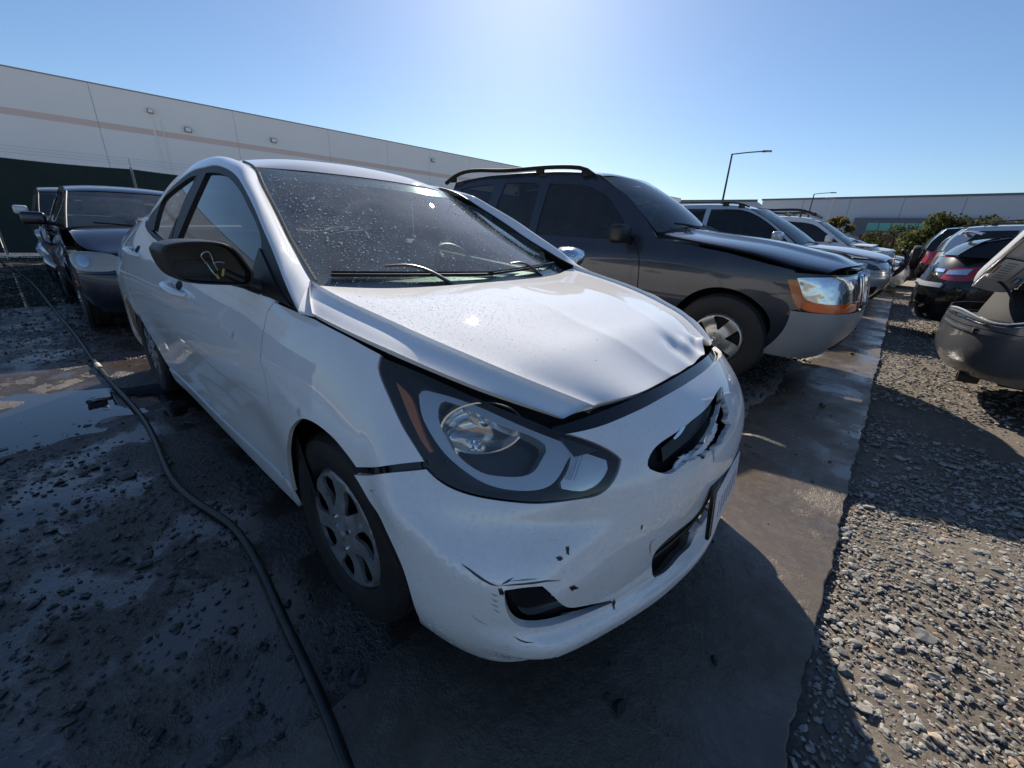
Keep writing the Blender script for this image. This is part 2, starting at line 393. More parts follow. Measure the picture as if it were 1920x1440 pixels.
def glassm(name, tint, refl=1.0, alpha=.8, rough=.0, dust=.0):
    """thin pane: tinted see-through with a fresnel reflection"""
    if name in MATS: return MATS[name]
    m = bpy.data.materials.new(name); m.use_nodes = True; t = m.node_tree; t.nodes.clear()
    out = t.nodes.new('ShaderNodeOutputMaterial'); tr = t.nodes.new('ShaderNodeBsdfTransparent'); tr.inputs[0].default_value = (*[c * alpha for c in tint], 1)
    gl = t.nodes.new('ShaderNodeBsdfGlossy'); gl.inputs['Roughness'].default_value = rough; gl.inputs[0].default_value = (refl, refl, refl, 1)
    fr = t.nodes.new('ShaderNodeFresnel'); bf = t.nodes.new('ShaderNodeNewGeometry').outputs['Backfacing']
    t.links.new(mth(t, 'SUBTRACT', 1.55, mth(t, 'MULTIPLY', bf, 1.55 - 1 / 1.55)), fr.inputs[0])      # a pane reflects the same from either side
    mx = t.nodes.new('ShaderNodeMixShader'); t.links.new(fr.outputs[0], mx.inputs[0]); t.links.new(tr.outputs[0], mx.inputs[1]); t.links.new(gl.outputs[0], mx.inputs[2])
    last = mx.outputs[0]
    if dust:
        df = t.nodes.new('ShaderNodeBsdfDiffuse'); df.inputs[0].default_value = (.5, .5, .47, 1)
        m2 = t.nodes.new('ShaderNodeMixShader'); v = ocoord(t)
        f = mth(t, 'MULTIPLY', rampn(t, noise(t, 5, 6, .6, v), [(.3, .3), (.8, 1.0)]), dust)
        t.links.new(f, m2.inputs[0]); t.links.new(last, m2.inputs[1]); t.links.new(df.outputs[0], m2.inputs[2]); last = m2.outputs[0]
    t.links.new(last, out.inputs[0]); MATS[name] = m; return m
# ---------------------------------------------------------------- shared car materials
M_black = mat('black_plastic', (.012, .012, .013), .42)
M_gloss = mat('gloss_black', (.008, .008, .009), .12, coat=.5)
M_liner = mat('liner_black', (.006, .006, .006), .8)
M_rubber = mat('tyre_rubber', (.016, .016, .017), .62)
t, N_, L_, b_ = nodes(M_rubber); v_ = ocoord(t)
L_.new(rampn(t, noise(t, 14, 6, .6, v_), [(.35, (.009, .009, .010)), (.85, (.026, .024, .021))]), b_.inputs['Base Color'])
L_.new(bumpn(t, noise(t, 160, 3, .6, v_), .25, .004), b_.inputs['Normal'])
M_chrome = mat('chrome', (.85, .86, .88), .06, 1.0)
M_satin = mat('satin_silver', (.62, .66, .70), .28, .55)
M_amber = mat('amber_lens', (.75, .12, .012), .12, coat=1.0)
M_amberd = mat('amber_dull', (.50, .13, .02), .25, coat=.6)
M_red = mat('red_lens', (.45, .012, .02), .10, coat=1.0)
M_white = paint('white_paint', (.84, .845, .85), .30, dirt=.14, dirtcol=(.42, .40, .37))
M_hub = mat('hubcap_silver', (.20, .205, .215), .34, .45)
t, N_, L_, b_ = nodes(M_hub); v_ = ocoord(t)
L_.new(rampn(t, noise(t, 22, 6, .6, v_), [(.4, (.30, .31, .325)), (.75, (.17, .16, .15))]), b_.inputs['Base Color'])
L_.new(rampn(t, noise(t, 30, 5, .6, v_), [(.35, .25), (.75, .6)]), b_.inputs['Roughness'])
M_steel = mat('rust_steel', (.05, .035, .028), .7, .4)
M_wsglass = glassm('windscreen_glass', (.78, .95, .90), 1.0, .90, 0.0, .30)
M_sideglass = glassm('side_glass', (.72, .80, .80), 1.0, .72, 0.0, .06)
M_darkglass = glassm('privacy_glass', (.30, .33, .36), 1.0, .20, 0.0, .05)
M_lens = glassm('lamp_lens', (.96, .96, .95), 1.0, .95, .0, .10)
M_drop = mat('glint_white_drop', (.80, .85, .90), .03, spec=1.0)  # drops are opaque white, their bright glints put into the colour
b_ = M_drop.node_tree.nodes['Principled BSDF']; b_.inputs['Transmission Weight'].default_value = .0; b_.inputs['IOR'].default_value = 1.33; b_.inputs['Coat Weight'].default_value = 1.0
M_dash = mat('dash_grey', (.085, .088, .09), .55)
M_seat = mat('seat_cloth', (.24, .235, .23), .9)

# ---------------------------------------------------------------- wheels
def wheel(parent, loc, side, rt=.30, rr=.194, w=.175, capmat=None, n=7, style='twist', name='wheel'):
    """side -1: outer face towards -y. parts: tyre, hubcap, disc"""
    e = empty(name, loc); e.parent = parent; h = w / 2
    pr = [(rr - .004, h - .022), (rr + .006, h - .006), (rr + .03, h), (rt - .045, h + .004), (rt - .018, h - .006), (rt - .006, h - .022), (rt - .002, h - .030),
          (rt - .010, h - .036), (rt - .010, h - .042), (rt, h - .046), (rt, .012), (rt - .009, .010), (rt - .009, -.010), (rt, -.012), (rt, -h + .03), (rt - .012, -h + .01), (rr + .03, -h), (rr, -h + .02)]
    lathe('tyre', [(r, side * t_) for r, t_ in pr], M_rubber, e, 72)
    lathe('inner_disc', [(.02, side * (h - .050)), (rr - .012, side * (h - .050)), (rr - .004, side * (h - .03))], M_liner, e, 40)
    cm = capmat or M_hub; T = np.linspace(0, 2 * np.pi, 72, endpoint=False); Rc = rr + .002
    def face(uv):
        r = np.hypot(uv[:, 0], uv[:, 1]); y = h - .012 + .012 * np.clip(1 - (r / Rc) ** 2, 0, 1) - .02 * ramp(r, Rc * .90, Rc) - .010 * np.exp(-((r - Rc * .55) / (Rc * .18)) ** 2)
        return np.stack([uv[:, 0], side * y, uv[:, 1]], -1)
    holes = []
    for k in range(n):
        a0 = 2 * np.pi * k / n + .2
        if style == 'twist': q = [(.83, -.24), (.87, -.06), (.85, .18), (.74, .28), (.60, .27), (.47, .22), (.40, .12), (.42, -.02), (.55, -.13), (.70, -.23)]
        elif style == 'five': q = [(.86, -.34), (.88, 0), (.86, .34), (.62, .26), (.40, .10), (.36, 0), (.40, -.10), (.62, -.26)]
        else: q = [(.84, -.20), (.85, 0), (.84, .20), (.60, .16), (.44, .06), (.44, -.06), (.60, -.16)]
        holes.append(crv([[(Rc * r_ * math.cos(a0 + g), Rc * r_ * math.sin(a0 + g)) for r_, g in q + q[:1]]]))
    cut('hubcap', face, np.stack([Rc * np.cos(T), Rc * np.sin(T)], -1), holes, cm, e, h=.012, lip=.010, outward=None, cen=np.array([0, -side * 5, 0]))
    lathe('hub_centre', [(0.001, side * (h + .010)), (.024, side * (h + .008)), (.030, side * (h - .002)), (.031, side * (h - .02))], cm, e, 24)
    for k in range(4 if n == 7 else 5):
        a0 = 2 * np.pi * k / (4 if n == 7 else 5) + .5
        lathe('lug_nut', [(.001, side * .012), (.008, side * .012), (.009, 0)], M_chrome, e, 8, loc=(.05 * math.cos(a0), side * (h - .008), .05 * math.sin(a0)))
    return e

def well(parent, x, z, r, y0, y1):
    T = np.linspace(-.15, math.pi + .15, 22); V = [(x + r * math.cos(q), y, z + r * math.sin(q)) for y in (y0, y1) for q in T] + [(x, y1, z)]
    n = 22; F = [(i, i + 1, n + i + 1, n + i) for i in range(n - 1)] + [(n + i, n + i + 1, 2 * n) for i in range(n - 1)]
    return mesh('wheel_well', V, F, M_liner, parent)

# ---------------------------------------------------------------- white sedan
sedan = empty('white_sedan', (0, 0, 0), 0, 'white four-door sedan with wet windscreen, crumpled hood and torn front bumper', 'car')
def both(fn):
    fn(False); fn(True)
O_arch = [[(1.1548, 0.626), (1.172, 0.6376), (1.2023, 0.6526), (1.2371, 0.6658), (1.2871, 0.6758), (1.3408, 0.6794), (1.3975, 0.6703), (1.4587, 0.6378), (1.51, 0.5983), (1.5551, 0.545), (1.6028, 0.4842), (1.6482, 0.4069), (1.6764, 0.3428), (1.7031, 0.2773)]][0]
O_light_side = [[(1.025, 0.8705), (1.0424, 0.8441), (1.0407, 0.8313), (1.0276, 0.8077), (1.0072, 0.7811), (0.9791, 0.7462), (0.9514, 0.7181), (0.9251, 0.6884)]][0]
O_light_bot = [[(0.9226, 0.6753), (0.9035, 0.6618), (0.8732, 0.6494), (0.8366, 0.6411), (0.7978, 0.6355), (0.7593, 0.6306), (0.7201, 0.6257), (0.6772, 0.6235), (0.6159, 0.622), (0.5757, 0.6228)], [(0.5757, 0.6228), (0.5458, 0.6352), (0.5196, 0.6553), (0.4959, 0.6818)]]
O_light_top = [[(0.4959, 0.6818), (0.5023, 0.6909), (0.5414, 0.7184), (0.5959, 0.7397)], [(0.615, 0.7476), (0.6479, 0.7633), (0.7545, 0.8045), (0.8795, 0.8445), (1.0073, 0.8679), (1.025, 0.8705)]]
O_fend_top = [[(1.3, 0.9131), (1.2596, 0.9082), (1.1953, 0.9007), (1.1302, 0.8915), (1.0763, 0.8812), (1.025, 0.8705)]][0]
O_fend_bot = [[(0.9251, 0.6884), (0.9569, 0.6825), (1.019, 0.6682), (1.0799, 0.6491), (1.1548, 0.626)]][0]
O_gap = [[(1.6176, 0.9275), (1.6586, 0.9027), (1.6644, 0.8689), (1.6691, 0.8323), (1.6673, 0.7933), (1.6635, 0.7657)], [(1.6635, 0.7657), (1.6483, 0.744), (1.6411, 0.7005), (1.6441, 0.6583), (1.6581, 0.5929), (1.7369, 0.4525), (1.7775, 0.336)]]
O_bump_side = [[(1.1684, 0.6037), (1.1111, 0.6216), (1.0389, 0.6488), (0.9732, 0.6648), (0.9226, 0.6753)]][0]
O_bump_arch = [[(1.0294, 0.2833), (1.0235, 0.3472), (1.0224, 0.4212), (1.0367, 0.4767), (1.0627, 0.5187), (1.0863, 0.5467), (1.12, 0.5614), (1.1467, 0.5854), (1.1684, 0.6037)]][0]
O_fronttop = [[(0.6016, 0.7391), (0.5501, 0.7416), (0.4942, 0.7457), (0.4094, 0.7543), (0.3375, 0.7605), (0.2492, 0.7668), (0.1321, 0.7694), (-0.0139, 0.7724), (-0.1374, 0.78)]][0]
gap_r = O_gap[0] + O_gap[1][1:]
sillz = lambda a: float(np.interp(a, [1.55, 1.75, 2.2, 3.0, 3.6], [.30, .30, .285, .28, .285]))
FA = gap_r[-1]
fender = crv([O_fend_top, O_light_side, O_fend_bot, O_arch, [O_arch[-1], (O_arch[-1][0] + .03, sillz(1.75)), (FA[0] - .004, FA[1])], [(p[0] - .0045, p[1]) for p in gap_r[::-1]]])
both(lambda m: cut('fender', BODY, fender, (), M_white, sedan, h=.016, mirror=m))
# inner structure seen in the gaps
# front bumper
right_edge = O_bump_arch[::-1]
bot = [(1.045, .215), (1.0, .205), (.93, .198), (.86, .20), (.80, .21), (.70, .215), (.60, .21), (.50, .205), (.36, .205), (.19, .21), (0, .21)]
top_r = O_bump_side + []
lt = O_light_bot[0] + O_light_bot[1][1:]
O_top2 = O_light_top[0]
mir = lambda s: [(-a, z) for a, z in s]
ft = [p for p in O_fronttop if p[0] > .02] + [(0.0, .770)]
half = [ft[::-1], O_top2[::-1], lt[::-1], O_bump_side[::-1], right_edge, [right_edge[-1], (1.05, .225)], bot]
lowg = [[(0.3087, 0.2749), (0.3485, 0.3443), (0.3614, 0.3956), (0.3299, 0.4164), (0.2469, 0.4224), (0.1703, 0.4272), (0.1499, 0.4519)]][0]
lowg_b = [[(0.057, 0.3315), (0.0736, 0.2745), (0.1536, 0.2695), (0.2452, 0.2664), (0.3087, 0.2749)]][0]
fog = [[(0.7955, 0.4855), (0.7592, 0.4877), (0.7178, 0.4843)], [(0.7178, 0.4843), (0.6967, 0.4619), (0.6719, 0.4274), (0.6416, 0.3938), (0.5849, 0.3619), (0.4969, 0.3126)], [(0.4887, 0.3017), (0.5346, 0.3143), (0.6203, 0.3384), (0.6796, 0.3531), (0.733, 0.366), (0.7662, 0.3787), (0.7875, 0.4049), (0.7965, 0.4514), (0.7955, 0.4855)]]
tear = [[(-0.0985, 0.7268), (-0.0329, 0.7253), (0.0896, 0.7153), (0.203, 0.7094), (0.3202, 0.699), (0.3949, 0.6855), (0.4284, 0.6644), (0.4295, 0.6536), (0.4154, 0.6441), (0.3893, 0.6327), (0.3599, 0.6257), (0.3263, 0.6296)], [(0.3263, 0.6296), (0.2894, 0.6352), (0.2563, 0.6315)], [(0.2348, 0.6334), (0.2209, 0.6228), (0.1987, 0.6312)], [(0.1707, 0.6312), (0.1621, 0.5972), (0.1477, 0.6299)], [(0.1083, 0.6264), (0.0558, 0.642), (-0.0034, 0.6479)], [(0.0201, 0.6671), (-0.0224, 0.6797), (-0.0366, 0.6968), (-0.063, 0.7125), (-0.0985, 0.7268)]]
lowgrille = crv([lowg, [(.12, .485), (0, .488), (-.12, .485)], mir(lowg)[::-1], mir(lowg_b)[::-1], [(-.10, .31), (0, .305), (.10, .31)], lowg_b])
foghole = crv(fog); foghole_l = np.array(mir(foghole))[::-1]
full = crv(half + [mir(s)[::-1] for s in half[::-1]])
M_bump = paint('bumper_white', (.83, .835, .84), .34, dirt=.22, dirtcol=(.36, .34, .31))
cut('front_bumper', BODY, full, (lowgrille, foghole, foghole_l, np.concatenate([resample(crv(tear[:1]), .01, False), jag(crv(tear[1:]), .0016, 4, .016)])), M_bump, sedan, h=.0105, lip=.016)
# grilles and fog pockets
cut('lower_grille', BODY, lowgrille, (), M_black, sedan, h=.03, off=-.04, lip=0)
lz = [.33, .36, .39, .42, .45]
for k, z in enumerate(lz):
    tube('grille_slat', BODY(np.stack([np.linspace(-.34, .34, 15), np.full(15, z)], -1)) - [.022, 0, 0], .006, M_black, sedan, 6, sub=1)
both(lambda m: cut('fog_pocket', BODY, foghole, (), M_black, sedan, h=.02, off=-.035, lip=0, mirror=m))
def fogrib(m):
    p = crv([[(0.7712, 0.4624), (0.7656, 0.4036), (0.7332, 0.3757), (0.6778, 0.3759), (0.6254, 0.37), (0.6527, 0.3988), (0.694, 0.4412), (0.7264, 0.4723), (0.7544, 0.4768)]])
    cut('fog_cover', BODY, p, (), M_gloss, sedan, h=.02, off=-.022, lip=.012, mirror=m)
both(fogrib)
# torn grille: bits left hanging in the hole
cut('torn_grille_strip', BODY, jag(crv([[(0.337, 0.6286), (0.2663, 0.6316)], [(0.1784, 0.6361), (0.1147, 0.6491), (0.0629, 0.6688)], [(0.0814, 0.6774), (0.1264, 0.6616), (0.2109, 0.6502), (0.2606, 0.6478), (0.3032, 0.6485)]]),  .0018, 8, .013), (), M_bump, sedan, h=.006, off=-.012, lip=.004)
cut('broken_grille_bar', BODY, crv([[(0.3467, 0.6466), (0.2779, 0.6618), (0.1921, 0.6741), (0.061, 0.693)], [(-0.0111, 0.7064), (0.0196, 0.718), (0.1463, 0.7058), (0.2466, 0.6968), (0.3376, 0.6792)]]), (), M_black, sedan, h=.015, off=-.03, lip=.02)
cut('grille_badge', BODY, crv([[(0.2873, 0.6915), (0.2495, 0.7007), (0.213, 0.7069)], [(0.2124, 0.7034), (0.2509, 0.6931), (0.2842, 0.6875)]]), (), M_chrome, sedan, h=.01, off=-.022, lip=.008)
# dark strip between hood and bumper
pts = [(-.66, .785), (-.4, .80), (0, .80), (.4, .80), (.66, .785)]
cut('hood_seal', BODY, crv([[(.62, .755), (.3, .785), (0, .79), (-.3, .785), (-.62, .755)], [(-.60, .70), (-.3, .72), (0, .725), (.3, .72), (.60, .70)]]), (), M_gloss, sedan, h=.04, off=-.018, lip=.02)
# bracket in the gap between fender and bumper
cut('bumper_bracket', BODY, crv([[(1.1035, 0.646), (1.0188, 0.672), (0.9219, 0.6915)], [(0.9221, 0.6718), (1.02, 0.6485), (1.1101, 0.6164)]]), (), mat('bracket_grey', (.045, .05, .055), .5), sedan, h=.02, off=-.016, lip=.01)
for p in [[(1.0584, 0.6474), (0.9334, 0.6793)]][0]:
    c = BODY(np.array([p]))[0]; lathe('clip_hole', [(.001, .004), (.011, .004), (.013, -.004)], M_liner, sedan, 14, loc=(c[0], c[1] + .012, c[2]), axis='y')
# scrapes and paint chips on the bumper: bare dark plastic shows
def chip(poly, m=None, off=.0012): cut('paint_scrape', BODY, poly, (), m or M_black, sedan, h=.003, off=off, lip=0)
def streak(p, w):
    p = np.array(p); d = np.gradient(p, axis=0); n = np.stack([-d[:, 1], d[:, 0]], -1); n /= np.linalg.norm(n, axis=1)[:, None]
    k = np.linspace(0, 1, len(p)); ww = (w * np.sin(np.pi * np.clip(k, .03, .97)))[:, None]
    return np.concatenate([p + n * ww, (p - n * ww)[::-1]])
for s_, w_ in ([[(0.8727, 0.5287), (0.8583, 0.5208), (0.8396, 0.5087), (0.8208, 0.498), (0.806, 0.4941)]][0], .0022), ([[(0.8049, 0.495), (0.7748, 0.495), (0.7366, 0.4931), (0.7079, 0.4919), (0.6761, 0.4847)]][0], .0016), ([[(0.8007, 0.4968), (0.7879, 0.5016), (0.7768, 0.5069)]][0], .002), ([[(0.8737, 0.4949), (0.8633, 0.4944)]][0], .0012), ([[(0.739, 0.3392), (0.7578, 0.3431), (0.7733, 0.3495), (0.7848, 0.357)]][0], .0012), ([[(0.8097, 0.3297), (0.7957, 0.337)]][0], .0012), ([[(0.8135, 0.3149), (0.7954, 0.3267)]][0], .0010), ([[(0.381, 0.4573), (0.3996, 0.4584), (0.3986, 0.4391), (0.383, 0.4049)]][0], .0014), ([[(0.694, 0.5541), (0.6761, 0.5539)]][0], .0008):
    chip(streak(s_, w_))
M_scuff = mat('scuff_grey', (.30, .30, .30), .7)
for s_, w_ in (([[(0.8216, 0.4787), (0.8149, 0.474), (0.8088, 0.4733)]][0], .0012), ([[(0.8221, 0.464), (0.8154, 0.4573), (0.8091, 0.4566)]][0], .0016), ([[(0.8258, 0.4492), (0.8188, 0.4441), (0.8093, 0.4405)]][0], .0013), ([[(0.8209, 0.434), (0.8149, 0.4267), (0.8085, 0.4225)]][0], .0012), ([[(0.7848, 0.5014), (0.7526, 0.5008), (0.7248, 0.4987)]][0], .0012), ([[(0.6652, 0.3878), (0.6254, 0.37), (0.5822, 0.3481)]][0], .0010), ([[(0.8758, 0.4049), (0.8558, 0.3868), (0.8395, 0.3792)]][0], .0010), ([[(1.1105, 0.5921), (1.1, 0.5932), (1.0891, 0.6004)]][0], .0016)):
    chip(streak(s_, w_), M_scuff)
rng = np.random.default_rng(3)
for (c, r1, r2, a0) in (([[(0.6557, 0.5328)]][0][0], .009, .004, 1.4), ([[(0.6425, 0.4544)]][0][0], .014, .0045, .5), ([[(0.4887, 0.3017)]][0][0], .010, .005, -1.0), ([[(0.4502, 0.5221)]][0][0], .006, .0022, 1.5), ([[(0.6757, 0.5237)]][0][0], .007, .004, .3), ([[(0.8019, 0.4828)]][0][0], .008, .004, 1.2)):
    T = np.linspace(0, 2 * np.pi, 12, endpoint=False); rr_ = 1 + .45 * rng.uniform(-1, 1, 12); x_, y_ = r1 * np.cos(T) * rr_, r2 * np.sin(T) * rr_
    chip(np.stack([c[0] + x_ * math.cos(a0) - y_ * math.sin(a0), c[1] + x_ * math.sin(a0) + y_ * math.cos(a0)], -1))
# licence plate
plate = bxo('licence_plate', (.815, .004, .435), (.012, .325, .165), M_gloss, sedan, bev=.004)
plate.rotation_euler = (0, R(-5), R(2.5))
pf = bxo('plate_face', (.0085, 0, 0), (.004, .300, .140), mat('plate_white', (.72, .73, .75), .35), plate, bev=.002)
for k in range(7):
    bxo('plate_character', (.0108, -.108 + .036 * k, -.006), (.0016, .016 if k != 0 else .008, .056), mat('plate_print', (.34, .37, .46), .45), plate)

# ---------------------------------------------------------------- head lamps
M_lampin = mat('lamp_inner_black', (.036, .038, .041), .30, coat=.4)
M_lampframe = mat('lamp_frame_silver', (.66, .69, .71), .16, .6, coat=.5)
lamp = crv([O_light_side, O_light_bot[0], O_light_bot[1], O_light_top[0], O_light_top[1]])
liner = np.array([(-1.2, .30), (1.2, .30), (1.14, .90), (.9, .89), (.6, .79), (0, .775), (-.6, .79), (-.9, .89), (-1.14, .90)])
cut('inner_front_panel', BODY, liner, (lamp, (lamp * [-1, 1])[::-1]), M_liner, sedan, h=.05, off=-.045, lip=0)
def inset(p, d):
    c = (np.roll(p, -1, 0) - np.roll(p, 1, 0)); n = np.stack([c[:, 1], -c[:, 0]], -1); n /= np.linalg.norm(n, axis=1)[:, None] + 1e-9
    q = p + n * d; return q if abs(np.cross(q, np.roll(q, -1, 0)).sum()) < abs(np.cross(p, np.roll(p, -1, 0)).sum()) else p - n * d
lamp_in = inset(resample(lamp, .012), .004)
def headlamp(m):
    hl = empty('headlamp', (0, 0, 0)); hl.parent = sedan
    cut('lamp_housing', BODY, lamp_in, (), M_lampin, hl, h=.014, off=-.125, lip=-.121, mirror=m)
    Z = lambda q: q
    ring_o = crv([[(0.9259, 0.809), (0.9102, 0.8179), (0.8777, 0.8173), (0.8287, 0.8115), (0.7586, 0.7926), (0.7069, 0.7709), (0.6492, 0.7458), (0.5978, 0.7247)], [(0.5952, 0.7074), (0.6196, 0.6934), (0.6448, 0.6712), (0.6719, 0.654), (0.7016, 0.648), (0.7417, 0.6493), (0.7795, 0.6553), (0.816, 0.6675), (0.8522, 0.688), (0.8824, 0.7103), (0.9086, 0.7415), (0.9254, 0.7718), (0.9259, 0.809)]])
    ring_i = crv([[(0.8728, 0.7885), (0.8588, 0.8016), (0.8315, 0.8002), (0.7903, 0.7895), (0.7391, 0.766), (0.693, 0.7504), (0.6641, 0.7373), (0.6512, 0.7228), (0.6692, 0.7046), (0.6962, 0.6824), (0.7264, 0.6738), (0.7679, 0.6747), (0.8041, 0.6803), (0.8355, 0.6963), (0.8559, 0.7153), (0.8728, 0.7467), (0.8783, 0.7713), (0.8728, 0.7885)]])
    cut('lamp_frame', BODY, ring_o, (ring_i,), M_lampframe, hl, h=.014, off=-.022, lip=.060, mirror=m)
    cut('turn_signal_reflector', BODY, crv([[(0.6041, 0.7034), (0.5799, 0.7069), (0.552, 0.6981), (0.5223, 0.6845)], [(0.5268, 0.6668), (0.5661, 0.6365), (0.6034, 0.6318), (0.6493, 0.645)], [(0.6483, 0.6574), (0.6241, 0.6787), (0.6041, 0.7034)]]), (), mat('clear_facet', (.80, .80, .78), .16, .7), hl, h=.012, off=-.022, lip=.02, mirror=m)
    for q in ([[(0.6044, 0.6939), (0.619, 0.6734), (0.6392, 0.6564)]][0], [[(0.5948, 0.693), (0.6096, 0.6724), (0.6309, 0.6526)]][0], [[(0.5816, 0.6936), (0.5981, 0.676), (0.6192, 0.6512)]][0]):
        P_ = BODY(np.array(q)); P_ = P_ - np.array([.014, -.006, 0]); P_ = P_ * [1, -1, 1] if m else P_
        tube('signal_rib', P_, .0018, M_chrome, hl, 5, sub=4)
    cut('side_reflector', BODY, crv([[(0.9963, 0.8255), (0.9607, 0.809), (0.945, 0.7939), (0.9273, 0.7471), (0.9068, 0.7077)], [(0.9141, 0.7041), (0.932, 0.7223), (0.9577, 0.7581), (0.9781, 0.7909), (0.9963, 0.8255)]]), (), M_amberd, hl, h=.012, off=-.016, lip=.012, mirror=m)
    c = BODY([[(0.7835, 0.7351)]][0])[0]; s = -1 if m else 1
    bowl = lathe('reflector_bowl', [(.010, -.052), (.030, -.046), (.052, -.030), (.066, -.006), (.070, .006), (.074, .006), (.074, -.03)], mat('reflector', (.88, .90, .92), .10, .85), hl, 40, axis='x')
    bowl.location = (c[0] - .046, s * (c[1] + .046), c[2] - .004); bowl.scale = (1, 1.28, .82); bowl.rotation_euler = (0, R(-10), s * R(-38))
    for k in range(5):
        tube('reflector_flute', [(-.036 + .004 * k, -.05 + .012 * k, -.045), (-.02, -.052 + .012 * k, -.058), (-.002, -.054 + .012 * k, -.064)], .0035, mat('reflector', (1, 1, 1)), bowl, 6)
    bulb = lathe('lamp_bulb', [(.0005, .052), (.010, .046), (.013, .034), (.013, -.03)], M_chrome, hl, 20, axis='x')
    bulb.location = (c[0] - .070, s * (c[1] + .070), c[2] + .006); bulb.rotation_euler = bowl.rotation_euler
    sock = lathe('bulb_socket', [(.001, .004), (.022, .004), (.026, -.002), (.026, -.02)], M_satin, hl, 24, axis='x')
    sock.location = (c[0] - .085, s * (c[1] + .074), c[2] + .006); sock.rotation_euler = bowl.rotation_euler
    cut('lens', BODY, lamp_in, (), M_lens, hl, h=.014, off=-.001, lip=0, mirror=m)
    return hl
both(headlamp)

# ---------------------------------------------------------------- hood
E_ = [(-.069, -.772, .918), (.051, -.762, .900), (.185, -.742, .879), (.269, -.712, .857), (.389, -.658, .823), (.469, -.608, .797), (.548, -.530, .759)]
C_ = [(-.235, -.70, .977), (-.076, -.69, .946), (.078, -.672, .920), (.215, -.645, .892), (.352, -.60, .858), (.445, -.555, .828), (.578, -.45, .769)]
X3 = [-.19, -.05, .095, .225, .365, .465, .612]; X4 = [-.155, -.035, .11, .238, .375, .476, .617]; X5 = [-.135, -.025, .118, .245, .38, .481, .619]
Z3 = [.956, .944, .925, .901, .870, .839, .773]; Z4 = [.955, .944, .926, .903, .872, .841, .766]; Z5 = [.957, .945, .927, .904, .873, .842, .762]
top = []
for i in range(7):
    c = C_[i]; r = [c, (c[0] + (.0 if i else .0), c[1] * .90, c[2] + (.003 if i else -.010)), (X3[i], c[1] * .66, Z3[i]), (X4[i], c[1] * .33, Z4[i]), (X5[i], 0, Z5[i])]
    top.append(r + [(x, -y, z) for x, y, z in r[-2::-1]])
def hood_bump(B):
    B = B.copy(); x, y, z = B[..., 0], B[..., 1], B[..., 2]
    for (xs, ys, s) in (([-.2, .117, .30, .42, .574, .62], [-.10, -.10, -.135, -.125, -.08, -.05], 1), ([-.2, .2, .33, .445, .566, .62], [.34, .33, .27, .222, .168, .17], 1)):
        d = y - np.interp(x, xs, ys); z = z + .0045 * np.exp(-np.sqrt(d * d + .006 ** 2) / .05) * ramp(x, -.15, .30)
    # buckled leading edge on the left half
    g = np.exp(-((y - .29) / .13) ** 2) * ramp(x, .49, .605)
    z = z + g * (.011 * np.sin(44 * y + 9 * x) + .006 * np.sin(70 * (x - .4) + 17 * y))
    g2 = np.exp(-((y - .36) / .09) ** 2) * ramp(x, .53, .605); z = z + .022 * g2; B[..., 0] = x - .03 * g2 * np.sin(25 * y)
    dn = np.hypot((x - .555) / 1.2, y - .16); z = z - .016 * np.exp(-(dn / .045) ** 2)
    B[..., 2] = z; return B
hood = patch('hood', top, M_white, sedan, nu=16, nv=16, bump=hood_bump, flip=True, lip=.0)
for m in (False, True):
    rows = [[tuple(np.array(e) * (1 - k) + np.array(c) * k + np.array([0, -.004, .003]) * math.sin(math.pi * k)) for k in (0, .5, 1)] for e, c in zip(E_, C_)]
    patch('hood_flank', rows, M_white, hood, nu=10, nv=5, mirror=m, lip=.014, flip=True)
front = [(x, y, z) for x, y, z in [top[-1][j] for j in range(9)]]
fr = np.array(Spline(np.arange(9), np.array(front))(np.linspace(0, 8, 60)))
Bq = hood_bump(fr[None])[0]
mesh('hood_edge', np.concatenate([Bq + [.001, 0, 0], Bq + [-.004, 0, -.014], Bq + [-.03, 0, -.012]]), [(k * 60 + i, k * 60 + i + 1, (k + 1) * 60 + i + 1, (k + 1) * 60 + i) for k in range(2) for i in range(59)], M_white, hood)

# ---------------------------------------------------------------- doors, sides, sills
aB = 2.80; aR = 3.62
belt = lambda x: float(np.interp(-x, [.10, .16, .26, .35, .46, .66, 1.65, 1.85, 2.05, 2.18, 2.27, 2.6, 3.0], [.922, .927, .934, .937, .937, .935, 1.018, 1.037, 1.065, 1.09, 1.12, 1.13, 1.10]))
xa = lambda a: float(np.interp(a, BODY.a[16:], BODY.V[16:, 6, 0]))
def belt_line(a0, a1, n=16): return [(a, belt(xa(a)) + .004) for a in np.linspace(a0, a1, n)]
gd = gap_r
g_top = gd[0]
door1 = crv([[(p[0] + .0045, p[1]) for p in gd], [(a, sillz(a) + .004) for a in np.linspace(FA[0] + .02, aB - .004, 12)], [(aB - .004, .45), (aB - .004, .8), (aB + .012, belt(xa(aB)) + .004)], belt_line(aB, g_top[0] + .004, 20)])
door2 = crv([[(aB + .020, belt(xa(aB)) + .004), (aB + .006, .8), (aB + .006, .45)], [(a, sillz(a) + .004) for a in np.linspace(aB + .004, 3.46, 8)], [(3.50, .33), (3.535, .42), (3.575, .52), (3.625, .62), (3.66, .70)], [(3.70, .85), (3.71, .98), (3.70, belt(xa(3.7)) + .004)], belt_line(3.70, aB + .02, 14)])
T = np.linspace(0, np.pi, 24)
rarch = [(3.93 - .375 * math.cos(q), .30 + .375 * math.sin(q)) for q in T]
quarter = crv([[(3.70, .71), (3.708, .85), (3.718, .98), (3.708, belt(xa(3.71)))], [(3.8, 1.105), (3.95, 1.10), (4.2, 1.07), (4.45, 1.04)], [(4.5, .95), (4.52, .75), (4.50, .60)], [(4.48, .28), (4.32, .24)], [p for p in rarch[::-1] if p[0] > 3.66 or p[1] > .62]])
